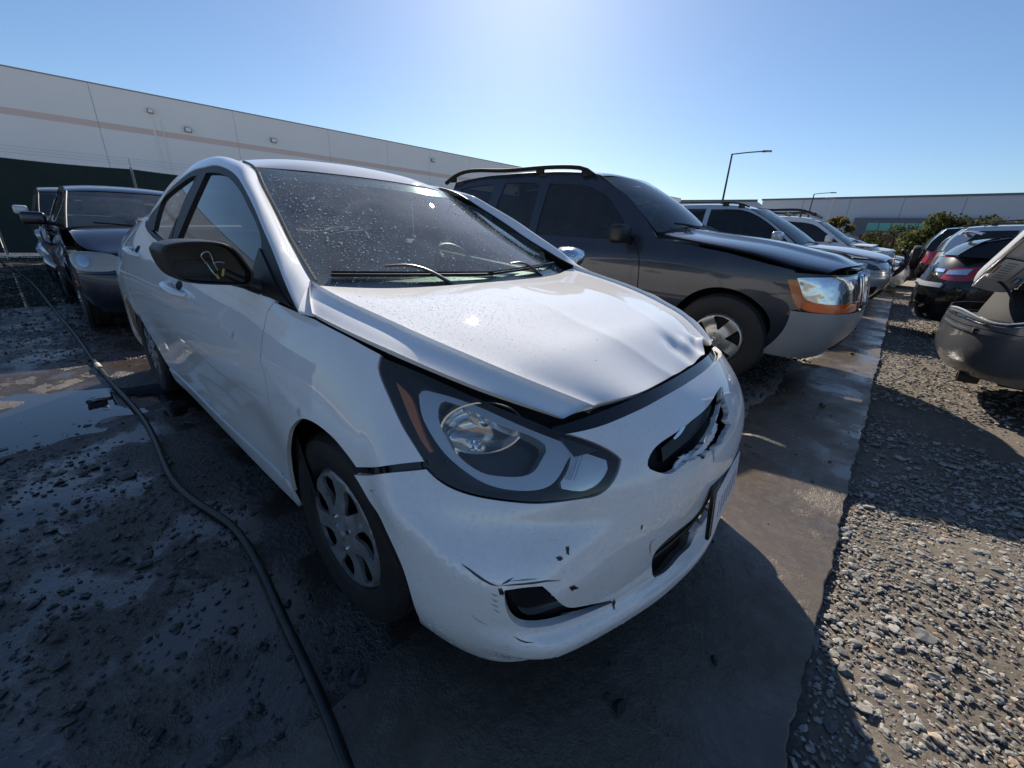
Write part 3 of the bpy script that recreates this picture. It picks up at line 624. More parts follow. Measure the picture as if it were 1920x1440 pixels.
sill = crv([[(1.725, .196), (2.2, .178), (3.0, .178), (3.49, .192)], [(3.47, sillz(3.4)), (3.0, sillz(3.0)), (2.2, sillz(2.2)), (1.735, sillz(1.7))]])
def sides(m):
    d1 = cut('front_door', BODY, door1, (), M_white, sedan, h=.018, mirror=m)
    d2 = cut('rear_door', BODY, door2, (), M_white, sedan, h=.022, mirror=m)
    cut('rear_quarter', BODY, quarter, (), M_white, sedan, h=.03, mirror=m)
    cut('sill', BODY, sill, (), M_white, sedan, h=.03, off=.004, mirror=m)
    for par, (a, z) in ((d1, (2.52, .872)), (d2, (3.43, .962))):
        P_ = BODY(np.array([(a - .125, z - .014), (a - .10, z - .010), (a - .03, z - .002), (a + .05, z + .004), (a + .10, z + .008), (a + .125, z + .009)]))
        nrm = np.array([0, -1, 0.05]); o_ = np.array([0, .018, .036, .038, .026, 0]); P_ = P_ + nrm * o_[:, None]
        P_ = P_ * [1, -1, 1] if m else P_
        tube('door_handle', P_, [.012, .016, .017, .017, .016, .012], M_white, par, 10, flat=.7)
        T_ = np.linspace(0, 2 * np.pi, 20, endpoint=False)
        cut('recess_shade', BODY, np.stack([a + .045 * np.cos(T_), z + .012 + .018 * np.sin(T_)], -1), (), M_liner, par, h=.02, off=.0012, lip=0, mirror=m)  # flat black oval on the door, painted shade of the handle hollow
    return d1, d2
doors = {m: sides(m) for m in (False, True)}
both(lambda m: cut('gap_shade_sheet', BODY, np.array([(1.52, .33), (3.45, .25), (3.66, .72), (4.4, .80), (4.4, 1.0), (3.6, 1.0), (2.8, .97), (1.62, .90)]), (), M_liner, sedan, h=.08, off=-.03, lip=0, mirror=m))  # black sheet added behind the doors so their gaps show dark

# glasshouse -------------------------------------------------------------------
dlo_top = [[(-0.1315, 0.9261), (-0.2148, 0.9679), (-0.2871, 1.0092), (-0.3982, 1.0727), (-0.5069, 1.1293), (-0.625, 1.1903), (-0.7749, 1.2572), (-0.8751, 1.2957), (-0.9899, 1.3244), (-1.12, 1.3459), (-1.2418, 1.3555), (-1.3704, 1.3544)]][0]
dlo_rear = [[(-1.3704, 1.3544), (-1.4946, 1.3525), (-1.6379, 1.3337), (-1.7912, 1.3003), (-1.9306, 1.2575), (-2.0316, 1.2024), (-2.1719, 1.1494), (-2.2392, 1.1199)]][0]
g_front = crv([[(-1.29, 1.3279), (-1.1302, 1.3198), (-1.0016, 1.3015), (-0.8919, 1.2739), (-0.7718, 1.232), (-0.6367, 1.1718), (-0.5506, 1.1315), (-0.494, 1.0962)], [(-0.494, 1.0962), (-0.4619, 1.0583), (-0.4388, 1.0145), (-0.4057, 0.9539)]] + [[(-.62, .945), (-1.0, .972), (-1.44, 1.005)]])
g_rear = crv([[(-1.43, 1.3237), (-1.5406, 1.3195), (-1.6755, 1.296), (-1.8313, 1.2656), (-1.9773, 1.229)], [(-1.9773, 1.229), (-1.9831, 1.1453), (-1.9592, 1.0729)]] + [[(-2.05, 1.075), (-1.8, 1.045), (-1.60, 1.025)]])
bl = [(x, belt(x)) for x in np.linspace(-.16, -1.50, 24)]
x_b = dlo_top[-1][0]
f_out = crv([dlo_top, [dlo_top[-1], (-1.505, 1.2), (-1.50, belt(-1.5))], bl[::-1]])
r_out = crv([dlo_rear, [dlo_rear[-1], (-2.25, 1.10)], [(x, belt(x)) for x in np.linspace(-2.2, -1.515, 12)], [(-1.515, belt(-1.5)), (-1.52, 1.2), dlo_top[-1]]])
M_frame = mat('frame_black', (.016, .017, .018), .5)
def glasshouse(m):
    d1, d2 = doors[m]
    cut('window_frame', GLASS, f_out, (g_front,), M_frame, d1, h=.03, lip=.02, mirror=m)
    cut('window_frame', GLASS, r_out, (g_rear,), M_frame, d2, h=.03, lip=.02, mirror=m)
    cut('door_glass', GLASS, g_front, (), M_sideglass, d1, h=.06, off=-.010, lip=0, mirror=m)
    cut('door_glass', GLASS, g_rear, (), M_sideglass, d2, h=.06, off=-.010, lip=0, mirror=m)
both(glasshouse)
# A pillar, roof rail and C pillar in one sweep: outer edge against the door frame, inner edge against glass and roof
Go = lambda p: tuple(GLASS(np.array([p]))[0])
ol = [Go(p) for p in dlo_top[::1]] + [Go(p) for p in dlo_rear[1:]] + [(-2.60, -.70, 1.115), (-2.85, -.66, 1.09)]
ol[0] = (-.100, -.797, .930)
il = [(-0.234, -0.692, 0.984), (-0.316, -0.676, 1.016), (-0.401, -0.66, 1.053), (-0.493, -0.643, 1.094), (-0.603, -0.62, 1.151), (-0.735, -0.594, 1.218), (-0.867, -0.566, 1.282), (-0.961, -0.545, 1.329), (-1.13, -.530, 1.370), (-1.28, -.518, 1.392), (-1.43, -.512, 1.401), (-1.57, -.512, 1.400),
      (-1.70, -.514, 1.391), (-1.86, -.518, 1.371), (-2.03, -.524, 1.337), (-2.20, -.53, 1.292), (-2.34, -.535, 1.245), (-2.50, -.545, 1.185), (-2.60, -.555, 1.147), (-2.78, -.57, 1.085), (-2.95, -.585, 1.04)]
n_ = min(len(ol), len(il)); prow = []
for q, (o_, i_) in enumerate(zip(ol[:n_], il[:n_])):
    o_, i_ = np.array(o_), np.array(i_); d = i_ - o_; n = np.cross(d, [1, 0, 0]); n = n if n[2] > 0 else -n; n = n / np.linalg.norm(n); L = np.linalg.norm(d) * min(1, .35 + .22 * q); bk = 1.0 if q < 8 else .6
    prow.append([o_ - n * .006, o_ + n * .004, o_ + d * .3 + n * L * bk * .15, o_ + d * .62 + n * L * bk * .17, o_ + d * .90 + n * L * bk * .07, i_])
for m in (False, True):
    patch('pillar_and_roof_rail', prow, M_white, sedan, nu=8, nv=5, mirror=m, flip=False)
# base of the A pillar down to the hood seam
E0 = np.array(E_[0]); C0 = np.array(C_[0]); kk = np.linspace(0, 1, 26)
ra = Spline(np.arange(6.), np.array(prow[0]))(kk * 5)
rb_ = np.array([E0 * (1 - k) + C0 * k + np.array([-.004, -.004 * math.sin(math.pi * k), .003 * math.sin(math.pi * k)]) for k in np.interp(kk * 5, [0, 1, 2, 3, 4, 5], [0, .05, .3, .62, .9, 1])])
for m in (False, True):
    sg = np.array([1, -1 if m else 1, 1]); mesh('pillar_base', np.concatenate([ra * sg, (ra * .5 + rb_ * .5) * sg, rb_ * sg]), [(q * 26 + i, q * 26 + i + 1, q * 26 + 27 + i, q * 26 + 26 + i) for q in range(2) for i in range(25)], M_white, sedan)
# roof
hd = [(-1.085, -.538, 1.352), (-1.03, -.36, 1.358), (-.995, -.18, 1.360), (-.985, 0, 1.361)]
roof_rows = [hd]
for x0, dz, w in ((1.13, 0, .525), (1.28, 0, .512), (1.45, 0, .506), (1.62, 0, .506), (1.82, 0, .51), (2.03, 0, .52), (2.22, 0, .525), (2.36, 0, .53)):
    ze = float(np.interp(x0, [-p[0] for p in il], [p[2] for p in il])); zc = float(np.interp(x0, [1.05, 1.13, 1.28, 1.45, 1.62, 1.82, 2.03, 2.22, 2.36], [1.39, 1.412, 1.436, 1.448, 1.452, 1.443, 1.418, 1.378, 1.335]))
    roof_rows.append([(-x0, -w, ze - .006), (-x0 + .02, -w * .66, ze + (zc - ze) * .60), (-x0 + .03, -w * .33, ze + (zc - ze) * .9), (-x0 + .03, 0, zc)])
roof_rows = [r + [(x, -y, z) for x, y, z in r[-2::-1]] for r in roof_rows]
patch('roof', roof_rows, M_white, sedan, nu=6, nv=6, flip=True)
# windscreen
ws_o = crv([[(-.665, .958), (-.668, .985), (-.652, 1.04), (-.625, 1.12), (-.588, 1.23), (-.553, 1.31), (-.533, 1.352)], [(-.36, 1.352), (0, 1.357), (.36, 1.352), (.533, 1.352)], [(.553, 1.31), (.588, 1.23), (.625, 1.12), (.652, 1.04), (.668, .985), (.665, .958)], [(.4, .935), (0, .93), (-.4, .935)]])
wo = lambda uv: WSCR(uv)
wscreen = cut('windscreen', wo, ws_o, (), M_wsglass, sedan, h=.05, lip=0, cen=np.array([-1.6, 0, .9]))
inner = np.array([((1 - .075 * (1.2 - abs(0))) * p[0] * .97, 0) for p in ws_o])
ci = np.array([0, 1.16]); sh = ws_o.copy(); sh[:, 0] *= .905; sh[:, 1] = 1.16 + (sh[:, 1] - 1.16) * np.where(sh[:, 1] > 1.16, .80, .86)
cut('windscreen_frit', wo, ws_o, (sh,), M_gloss, wscreen, h=.03, off=-.004, lip=0, cen=np.array([-1.6, 0, .9]))
for m in (1, -1):
    P_ = np.array([(p[0] + .004, p[1] * -m * 1.0, p[2] + .004) for p in il[:9]]); P_[:, 1] *= .992
    tube('windscreen_trim', P_, .005, M_black, wscreen, 6, sub=3)
# cowl and wipers
cow = [[(-.20 - .20 * (y / .68) ** 2 * .55 - dx, y, z + .0) for y in np.linspace(-.66, .66, 9)] for dx, z in ((-.02, .935), (.03, .938), (.10, .945))]
patch('cowl_panel', cow, M_black, sedan, nu=3, nv=5, flip=True)
def wiper(p0, p1, hump, nm='wiper'):
    w_ = empty(nm, (0, 0, 0)); w_.parent = sedan
    q = lambda y, z, o=.012: WSCR(np.array([(y, z)]))[0] + np.array([.35, 0, .94]) * o
    bl_ = [q(y, z, .008) for y, z in zip(np.linspace(p0[0], p1[0], 9), np.linspace(p0[1], p1[1], 9))]
    tube('blade', bl_, .006, M_rubber, w_, 6); tube('blade_spine', [b + np.array([.004, 0, .010]) for b in bl_], .0045, M_gloss, w_, 6)
    a_ = [q(hump[0][0], hump[0][1], -.005), q(hump[1][0], hump[1][1], .035), q(hump[2][0], hump[2][1], .028)]
    tube('arm', a_, [.013, .010, .007], mat('wiper_grey', (.10, .10, .105), .35, .3), w_, 8, flat=.6)
wiper((-.60, .985), (.05, .967), ((-.18, .945), (-.33, .985), (-.42, .990)))
wiper((.02, .968), (.62, .985), ((.40, .958), (.26, .982), (.20, .985)))
# door mirrors
mo = crv([[(-.802, 1.003), (-.815, 1.03), (-.835, 1.065), (-.86, 1.083), (-.90, 1.090), (-.96, 1.088), (-.995, 1.080)], [(-1.006, 1.066), (-1.005, 1.05), (-.998, 1.02), (-.985, .998), (-.965, .986), (-.93, .978), (-.876, .972), (-.84, .968), (-.81, .972), (-.802, 1.003)]])
def mirror_(m):
    e = empty('door_mirror', (0, 0, 0)); e.parent = doors[m][0]; s = -1 if m else 1
    po = resample(mo, .012)
    if not m:      # cap is missing: open black carrier with wires
        c = po.mean(0); ringv = []; prof = [(0, .90), (-.02, 1.0), (.075, 1.0), (.095, .965), (.095, .90), (.058, .86), (.052, .5), (.050, .02)]
        for dx, k in prof: ringv.append([(-.45 + dx, c[0] + (p[0] - c[0]) * k, c[1] + (p[1] - c[1]) * k) for p in po])
        n = len(po); V = [v for r_ in ringv for v in r_]; F = [(i * n + j, i * n + (j + 1) % n, (i + 1) * n + (j + 1) % n, (i + 1) * n + j) for i in range(len(prof) - 1) for j in range(n)]
        mesh('mirror_carrier', V, F, mat('mirror_black', (.006, .006, .007), .42), e, auto=45)
        for w_, col in (([(-.385, -.905, 1.03), (-.375, -.915, 1.055), (-.372, -.902, 1.062), (-.375, -.893, 1.04), (-.38, -.885, 1.012)], M_satin), ([(-.385, -.905, 1.03), (-.376, -.90, 1.012), (-.374, -.893, .998)], M_satin), ([(-.378, -.893, 1.03), (-.372, -.882, 1.035), (-.374, -.868, 1.032)], M_satin)):
            tube('mirror_wire', w_, .0014, col, e, 5)
        yel = mat('yellow_plug', (.55, .36, .03), .4)
        tube('wire_plug', [(-.374, -.893, 1.002), (-.373, -.888, .990)], .0035, yel, e, 6, sub=1); tube('wire_plug', [(-.374, -.872, 1.016), (-.373, -.878, .997)], .0032, yel, e, 6, sub=1)
        for z_ in (.0, .035): bxo('carrier_rib', (-.392, -.925, 1.0 + z_), (.008, .09, .003), M_black, e)
    else:          # glittering chrome cap
        po = po * [-1, 1]; c = po.mean(0); ringv = []
        for dx, k in [(0, .9), (0, 1.0), (.06, .98), (.10, .80), (.125, .45), (.13, .02)]: ringv.append([(-.45 + dx, c[0] + (p[0] - c[0]) * k, c[1] + (p[1] - c[1]) * k - .015) for p in po])
        n = len(po); V = [v for r_ in ringv for v in r_]; F = [(i * n + j, i * n + (j + 1) % n, (i + 1) * n + (j + 1) % n, (i + 1) * n + j) for i in range(5) for j in range(n)]
        mesh('mirror_cap', V, F, M_mirrorcap, e)
    # sail and stalk
    tube('mirror_stalk', [(-.40, s * -.775, .955), (-.405, s * -.80, .965), (-.41, s * -.83, .982), (-.42, s * -.86, 1.0)], [.030, .026, .024, .028], M_black, e, 10, flat=.8)
    sail = crv([[(-.165, .930), (-.262, .962), (-.349, 1.004), (-.47, 1.064)], [(-.475, 1.0), (-.47, .944)], [(-.35, .943), (-.26, .940), (-.165, .930)]])
    cut('mirror_sail', GLASS, sail, (), M_black, e, h=.03, off=.006, lip=.008, mirror=m)
M_mirrorcap = mat('wet_chrome_cap', (.8, .82, .84), .12, 1.0)
t, N_, L_, b_ = nodes(M_mirrorcap); L_.new(bumpn(t, noise(t, 90, 2, .5, ocoord(t)), .6, .01), b_.inputs['Normal'])
both(mirror_)
# tail: boot lid, rear window, bumper
rw = [[(-2.36, -.50, 1.235), (-2.40, -.25, 1.30), (-2.42, 0, 1.315), (-2.40, .25, 1.30), (-2.36, .50, 1.235)], [(-2.62, -.53, 1.135), (-2.68, -.27, 1.185), (-2.70, 0, 1.195), (-2.68, .27, 1.185), (-2.62, .53, 1.135)], [(-2.88, -.56, 1.075), (-2.96, -.28, 1.085), (-2.98, 0, 1.09), (-2.96, .28, 1.085), (-2.88, .56, 1.075)]]
patch('rear_window', rw, M_darkglass, sedan, nu=4, nv=4)
bt = [[(-2.86, y, 1.07 + .015 * (1 - (y / .6) ** 2)) for y in np.linspace(-.62, .62, 7)], [(-3.15, y, 1.06 + .015 * (1 - (y / .6) ** 2)) for y in np.linspace(-.62, .62, 7)], [(-3.40 + .12 * (y / .6) ** 2, y * .95, 1.045) for y in np.linspace(-.62, .62, 7)], [(-3.43 + .14 * (y / .6) ** 2, y * .97, .93) for y in np.linspace(-.62, .62, 7)], [(-3.47 + .16 * (y / .6) ** 2, y, .74) for y in np.linspace(-.62, .62, 7)]]
patch('boot_lid', bt, M_white, sedan, nu=5, nv=4, flip=True)
rb = crv([[(4.49, .60), (4.8, .72), (5.2, .74), (5.518, .74)], [(5.518, .24), (5.0, .22), (4.47, .27)]])
both(lambda m: cut('rear_bumper', BODY, rb, (), M_white, sedan, h=.05, mirror=m))
both(lambda m: cut('tail_lamp', BODY, crv([[(4.53, .76), (4.60, .98)], [(4.8, 1.0), (5.0, .93)], [(5.0, .76), (4.75, .74)]]), (), M_red, sedan, h=.04, mirror=m))
# underbody, wheel wells, cabin
bxo('floor_pan', (-1.45, 0, .245), (3.7, 1.36, .10), M_liner, sedan)
bxo('engine_bay', (.12, 0, .50), (.70, 1.0, .46), M_liner, sedan)
for x0 in (0, -2.57):
    for s in (1, -1): well(sedan, x0, .30, .37, s * .80, s * .52)
bxo('bulkhead', (-.34, 0, .62), (.05, 1.42, .58), M_liner, sedan)
dsh = [[(-.27, y, .915) for y in (-.62, -.3, 0, .3, .62)], [(-.45, y, .935) for y in (-.64, -.3, 0, .3, .64)], [(-.62, y, .93) for y in (-.66, -.3, 0, .3, .66)], [(-.72, y, .87) for y in (-.66, -.3, 0, .3, .66)], [(-.70, y, .62) for y in (-.66, -.3, 0, .3, .66)]]
patch('dashboard', dsh, M_dash, sedan, nu=4, nv=4, flip=True)
bxo('paper_on_dashboard', (-.42, .33, .942), (.10, .22, .004), mat('paper', (.8, .8, .78), .8), sedan, rz=.3)
st = lathe('steering_wheel', [(.178, -.012), (.19, 0), (.178, .012), (.166, 0), (.178, -.012)], M_dash, sedan, 40, loc=(-.80, .36, .90), axis='x'); st.rotation_euler = (0, R(-24), 0)
for y in (.37, -.37):
    s_ = extr('seat_back', [(-1.28, .45), (-1.16, .45), (-1.30, 1.06), (-1.40, 1.08), (-1.46, 1.02), (-1.36, .5)], y - .24, y + .24, M_seat, sedan, bev=.03)
    extr('head_rest', [(-1.40, 1.10), (-1.36, 1.12), (-1.38, 1.27), (-1.42, 1.30), (-1.47, 1.28), (-1.46, 1.12)], y - .12, y + .12, M_seat, sedan, bev=.025)
    extr('seat_cushion', [(-1.32, .40), (-.82, .42), (-.80, .52), (-.86, .56), (-1.30, .52)], y - .24, y + .24, M_seat, sedan, bev=.03)
extr('rear_bench', [(-2.35, .45), (-1.85, .45), (-1.85, .58), (-2.15, .58), (-2.32, 1.08), (-2.45, 1.08)], -.62, .62, M_seat, sedan, bev=.03)
mi = bxo('interior_mirror', (-.86, .0, 1.25), (.02, .22, .065), M_gloss, sedan, bev=.01)
bxo('roof_lining', (-1.72, 0, 1.325), (1.15, .96, .015), mat('lining', (.25, .25, .24), .9), sedan)
for x0 in (0, -2.57):
    for s in (-1, 1): wheel(sedan, (x0, s * .722, .295), s)
# ---------------------------------------------------------------- ground
CAM = np.array([0.98975, -1.23138, 1.14548])
def sheet(name, x0, x1, y0, y1, nx, ny, hf, m, kind='structure', keep=None):
    X, Y = np.meshgrid(np.linspace(x0, x1, nx), np.linspace(y0, y1, ny), indexing='ij'); Z = hf(X, Y)
    V = np.stack([X, Y, Z], -1).reshape(-1, 3); I = np.arange(nx * ny).reshape(nx, ny)
    F = np.stack([I[:-1, :-1], I[1:, :-1], I[1:, 1:], I[:-1, 1:]], -1).reshape(-1, 4)
    if keep is not None:
        c = V[F].mean(1); F = F[keep(c[:, 0], c[:, 1])]
    return tag(npmesh(name, V, F, m), kind=kind)
def npmesh(name, V, F, m, smooth=True, parent=None):
    me = bpy.data.meshes.new(name); k = F.shape[1]
    me.vertices.add(len(V)); me.vertices.foreach_set('co', np.ascontiguousarray(V, np.float32).ravel())
    me.loops.add(F.size); me.loops.foreach_set('vertex_index', np.ascontiguousarray(F, np.int32).ravel())
    me.polygons.add(len(F)); me.polygons.foreach_set('loop_start', np.arange(0, F.size, k, dtype=np.int32)); 
    me.polygons.foreach_set('use_smooth', np.full(len(F), smooth)); me.update(calc_edges=True); me.validate()
    return link(name, me, m, parent)
_g = np.random.default_rng(11)
_waves = [(f, _g.uniform(0, 2 * np.pi), _g.uniform(0, 2 * np.pi)) for f in np.repeat([1.3, 2.6, 5.1, 9.7, 17., 29.], 4)]
def fbm(x, y, k0=0, k1=24, p=.95):
    h = 0
    for i in range(k0, k1):
        f, a, ph = _waves[i]; h = h + np.sin(f * (x * math.cos(a) + y * math.sin(a)) + ph + 1.3 * np.sin(f * .61 * (y * math.cos(a) - x * math.sin(a)) + a)) / f ** p
    return h
def ground_mat(name, c0, c1, c2, rough, wet=0.0, scale=1.0, bs=.5):
    m = mat(name, c0, .9); t, N, L, b = nodes(m); v = t.nodes.new('ShaderNodeNewGeometry').outputs['Position']
    a = noise(t, .9 * scale, 7, .6, v); f = noise(t, 28 * scale, 5, .65, v); g = noise(t, 160, 3, .6, v)
    col = mixc(t, rampn(t, a, [(.38, 0.0), (.62, 1.0)]), c0, c1); col = mixc(t, mth(t, 'MULTIPLY', rampn(t, f, [(.45, 0.0), (.72, 1.0)]), .55), col, c2)
    L.new(col, b.inputs['Base Color'])
    wetmask = noise(t, 1.5 * scale, 6, .62, v); L.new(rampn(t, wetmask, [(.44, rough[0]), (.60, rough[1])]), b.inputs['Roughness'])
    hgt = mth(t, 'ADD', mth(t, 'MULTIPLY', f, 1.0), mth(t, 'MULTIPLY', g, .35)); L.new(bumpn(t, hgt, bs, .012 if wet < .25 else .022), b.inputs['Normal'])
    if wet:
        bn = [q for q in t.nodes if q.type == 'BUMP'][0]; L.new(rampn(t, wetmask, [(.44, .12), (.60, 1.0)]), bn.inputs['Strength'])
    b.inputs['Specular IOR Level'].default_value = .35 + wet; return m
M_dirt = ground_mat('dry_dirt', (.15, .125, .10), (.10, .084, .068), (.24, .205, .165), (.75, .95))
M_far = ground_mat('far_dirt', (.30, .265, .22), (.23, .20, .165), (.38, .34, .285), (.8, .95), 0, .35, .8)
M_mud = ground_mat('wet_mud', (.060, .046, .037), (.034, .027, .023), (.095, .076, .062), (.04, .42), .5, 1.7, 1.0)
M_slab = ground_mat('muddy_slab', (.125, .102, .080), (.082, .067, .054), (.17, .145, .115), (.12, .52), .2, 1.1, .5)
M_slabwet = M_slab
tag(sheet('ground', -400, 400, -400, 400, 3, 3, lambda x, y: 0 * x - .035, M_far), kind='structure')
# dry gravelly yard on the right, with its relief
sheet('gravel_yard', 1.0, 9.0, -2.2, 14.0, 260, 480, lambda x, y: -.012 + .006 * fbm(x, y, 4, 24), M_dirt)
sheet('far_yard', -10, 40, 1.0, 90.0, 60, 90, lambda x, y: -.022 + .004 * fbm(x, y, 0, 8), M_far)
# wet muddy ground on the left and under the cars
def mudh(x, y):
    h = -.006 + .013 * fbm(x, y, 0, 24, .85) * .55
    for cx, cy, r, d in ((-1.62, -1.22, .20, -.010), (-1.15, -1.30, .16, -.008), (-2.35, -1.55, .34, -.011), (-.75, -1.22, .14, -.007), (-1.9, -2.1, .32, -.010), (-.95, -1.62, .15, -.007), (-.05, -1.75, .55, .016), (-.7, -2.3, .5, .010), (-2.9, -1.75, .30, .010), (-3.6, -2.3, .45, .011), (-3.3, -1.35, .22, .007)):
        h = h + d * np.exp(-((x - cx) ** 2 + (y - cy) ** 2) / r ** 2)
    return h
sheet('wet_mud_ground', -7.0, 1.16, -4.2, 1.4, 420, 330, mudh, M_mud)
sheet('wet_mud_far', -20.0, -6.98, -16, 8, 130, 240, lambda x, y: -.008 + .012 * fbm(x, y, 0, 16, .85), M_mud)
M_water = mat('puddle_water', (.016, .014, .013), .015, spec=.6); t, N_, L_, b_ = nodes(M_water)
L_.new(bumpn(t, noise(t, 9, 3, .5, t.nodes.new('ShaderNodeNewGeometry').outputs['Position']), .03, .02), b_.inputs['Normal'])
sheet('puddle_water', -16, 1.1, -8, 1.4, 2, 2, lambda x, y: 0 * x - .0125, M_water)
# smooth muddy slab running along the noses of the cars
def slab_r(y): return 1.155 + .029 * np.clip(y, 0, 40) + .006 * np.sin(3.1 * y) + .003 * np.sin(11 * y + 1) + .004 * np.sin(29 * y) + .003 * np.sin(83 * y)
def slab_l(y): return -.10 + .62 * smooth01((y - .2) / 1.6) + .03 * np.clip(y - 1.5, 0, 40) + .05 * np.sin(1.1 * y + 2) + .03 * np.sin(5.3 * y) + .016 * np.sin(17 * y)
ny = 900; yy = np.linspace(-2.6, 30, ny); nx = 44; U = np.concatenate([np.linspace(0, .97, 40), [.98, .9845, .986, 1.0]])
X = slab_l(yy)[None] * (1 - U[:, None]) + slab_r(yy)[None] * U[:, None]; Y = np.repeat(yy[None], nx, 0)
Z = .016 + .0025 * fbm(X * 1.5, Y * .8, 0, 12) - .05 * (1 - ramp(U[:, None], 0, .38)) - .05 * (U[:, None] > .985)
I = np.arange(nx * ny).reshape(nx, ny); F = np.stack([I[:-1, :-1], I[1:, :-1], I[1:, 1:], I[:-1, 1:]], -1).reshape(-1, 4)
tag(npmesh('concrete_strip', np.stack([X, Y, Z], -1).reshape(-1, 3), F, M_slab), kind='structure')
# ---------------------------------------------------------------- loose stones
def pebbles(name, P, size, m, sub=1, flat=.6, seed=1, label=None, kind='stuff', sink=.25):
    g = np.random.default_rng(seed); V0, F0 = ico(sub); n = len(P); k = len(V0)
    J = 1 + g.uniform(-.32, .32, (n, k, 1)); S = size[:, None, None] * np.stack([g.uniform(.8, 1.35, n), g.uniform(.6, 1.0, n), flat * g.uniform(.6, 1.1, n)], -1)[:, None, :]
    V = V0[None] * J * S; a = g.uniform(0, 2 * np.pi, n); b = g.normal(0, .25, n)
    c, s_ = np.cos(a)[:, None], np.sin(a)[:, None]; cb, sb = np.cos(b)[:, None], np.sin(b)[:, None]
    x, y, z = V[..., 0], V[..., 1], V[..., 2]; y, z = y * cb - z * sb, y * sb + z * cb; x, y = x * c - y * s_, x * s_ + y * c
    V = np.stack([x, y, z], -1) + P[:, None, :]; V[..., 2] += (size * flat * (1 - 2 * sink))[:, None]
    F = (F0[None] + (np.arange(n) * k)[:, None, None]).reshape(-1, 3)
    return tag(npmesh(name, V.reshape(-1, 3), F, m, smooth=False), label, None, None, kind)
def stone_mat(name, stops, rough=(.7, .95)):
    m = mat(name, (.3, .3, .3), .85); t, N, L, b = nodes(m); ri = t.nodes.new('ShaderNodeNewGeometry').outputs['Random Per Island']
    col = rampn(t, ri, stops); v = t.nodes.new('ShaderNodeNewGeometry').outputs['Position']
    L.new(mixc(t, rampn(t, noise(t, 120, 4, .6, v), [(.35, .0), (.7, .5)]), col, tuple(c * .55 for c in stops[1][1])), b.inputs['Base Color'])
    L.new(rampn(t, ri, [(0.0, rough[0]), (1.0, rough[1])]), b.inputs['Roughness']); return m
M_stone = stone_mat('dry_stone', [(0.0, (.09, .087, .083)), (.25, (.19, .183, .170)), (.6, (.31, .30, .275)), (.88, (.44, .425, .39)), (.95, (.34, .22, .14)), (1.0, (.54, .51, .45))])
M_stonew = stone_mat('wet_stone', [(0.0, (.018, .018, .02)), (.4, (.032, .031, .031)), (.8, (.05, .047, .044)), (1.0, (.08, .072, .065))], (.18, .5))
g = np.random.default_rng(5)
def pts(n, x0, x1, y0, y1, z=-.004, clump=.0):
    P = np.stack([g.uniform(x0, x1, n), g.uniform(y0, y1, n), np.full(n, z)], -1)
    if clump: P = P[fbm(P[:, 0] * .9, P[:, 1] * .9, 4, 12) + g.normal(0, .25, n) > clump]
    return P
P1 = pts(44000, 1.12, 3.4, -.9, 3.0); P1 = P1[P1[:, 0] > slab_r(P1[:, 1]) - .015]; k = fbm(P1[:, 0], P1[:, 1], 4, 14) + g.normal(0, .35, len(P1)) > .12; P1 = P1[k]
pebbles('gravel', P1, g.gamma(2.4, .0015, len(P1)) + .0024, M_stone, 1, .5, 2, 'grey and buff loose gravel beside the muddy strip')
P2 = pts(1500, 1.16, 2.9, -.8, 2.4); P2 = P2[P2[:, 0] > slab_r(P2[:, 1])]
pebbles('coarse_gravel', P2, g.gamma(4.0, .0018, len(P2)) + .0055, M_stone, 2, .45, 3, 'larger flat stones lying on the gravel')
P3 = pts(26000, 1.15, 6.0, 3.0, 13.0); P3 = P3[P3[:, 0] > slab_r(P3[:, 1])]
pebbles('far_gravel', P3, g.uniform(.006, .017, len(P3)), M_stone, 1, .6, 4, 'loose gravel between the two rows of cars')
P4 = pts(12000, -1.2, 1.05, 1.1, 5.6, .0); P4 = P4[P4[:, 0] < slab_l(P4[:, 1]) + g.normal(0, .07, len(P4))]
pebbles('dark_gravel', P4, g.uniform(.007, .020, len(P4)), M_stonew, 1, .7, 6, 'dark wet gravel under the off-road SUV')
P5 = pts(22000, -5.5, .9, -3.4, -.7, 0.0); P5 = P5[fbm(P5[:, 0] * .8, P5[:, 1] * .8, 4, 12) + g.normal(0, .28, len(P5)) > .42]; P5[:, 2] = mudh(P5[:, 0], P5[:, 1])
pebbles('wet_gravel', P5, g.gamma(1.5, .0030, len(P5)) + .002, M_stonew, 1, .42, 7, 'wet dark stones pressed into the mud')
P6 = pts(7000, -16, -4.5, -5, -.3, 0.0); pebbles('wet_gravel_far', P6, g.uniform(.008, .020, len(P6)), M_stonew, 1, .5, 8, 'wet stones along the fence side of the yard')
P7 = pts(70, .62, 1.15, -.6, 8.0, .018); pebbles('scattered_stones', P7, g.gamma(2.0, .003, len(P7)) + .003, M_stonew, 1, .7, 9, 'single dark stones on the muddy strip')
# twigs on the gravel
M_twig = mat('dry_twig', (.10, .075, .05), .85)
for k in range(6):
    x, y = g.uniform(1.2, 1.9), g.uniform(-.4, 1.3); a = g.uniform(0, 3.1); l = g.uniform(.03, .09)
    tag(tube('dry_twig', [(x, y, .010), (x + l * .5 * math.cos(a), y + l * .5 * math.sin(a) + .004, .013), (x + l * math.cos(a), y + l * math.sin(a), .009)], [.0028, .0024, .0012], M_twig, None, 5), 'thin dry twig lying among the pale gravel stones', 'twig', 'dry twigs on the gravel')
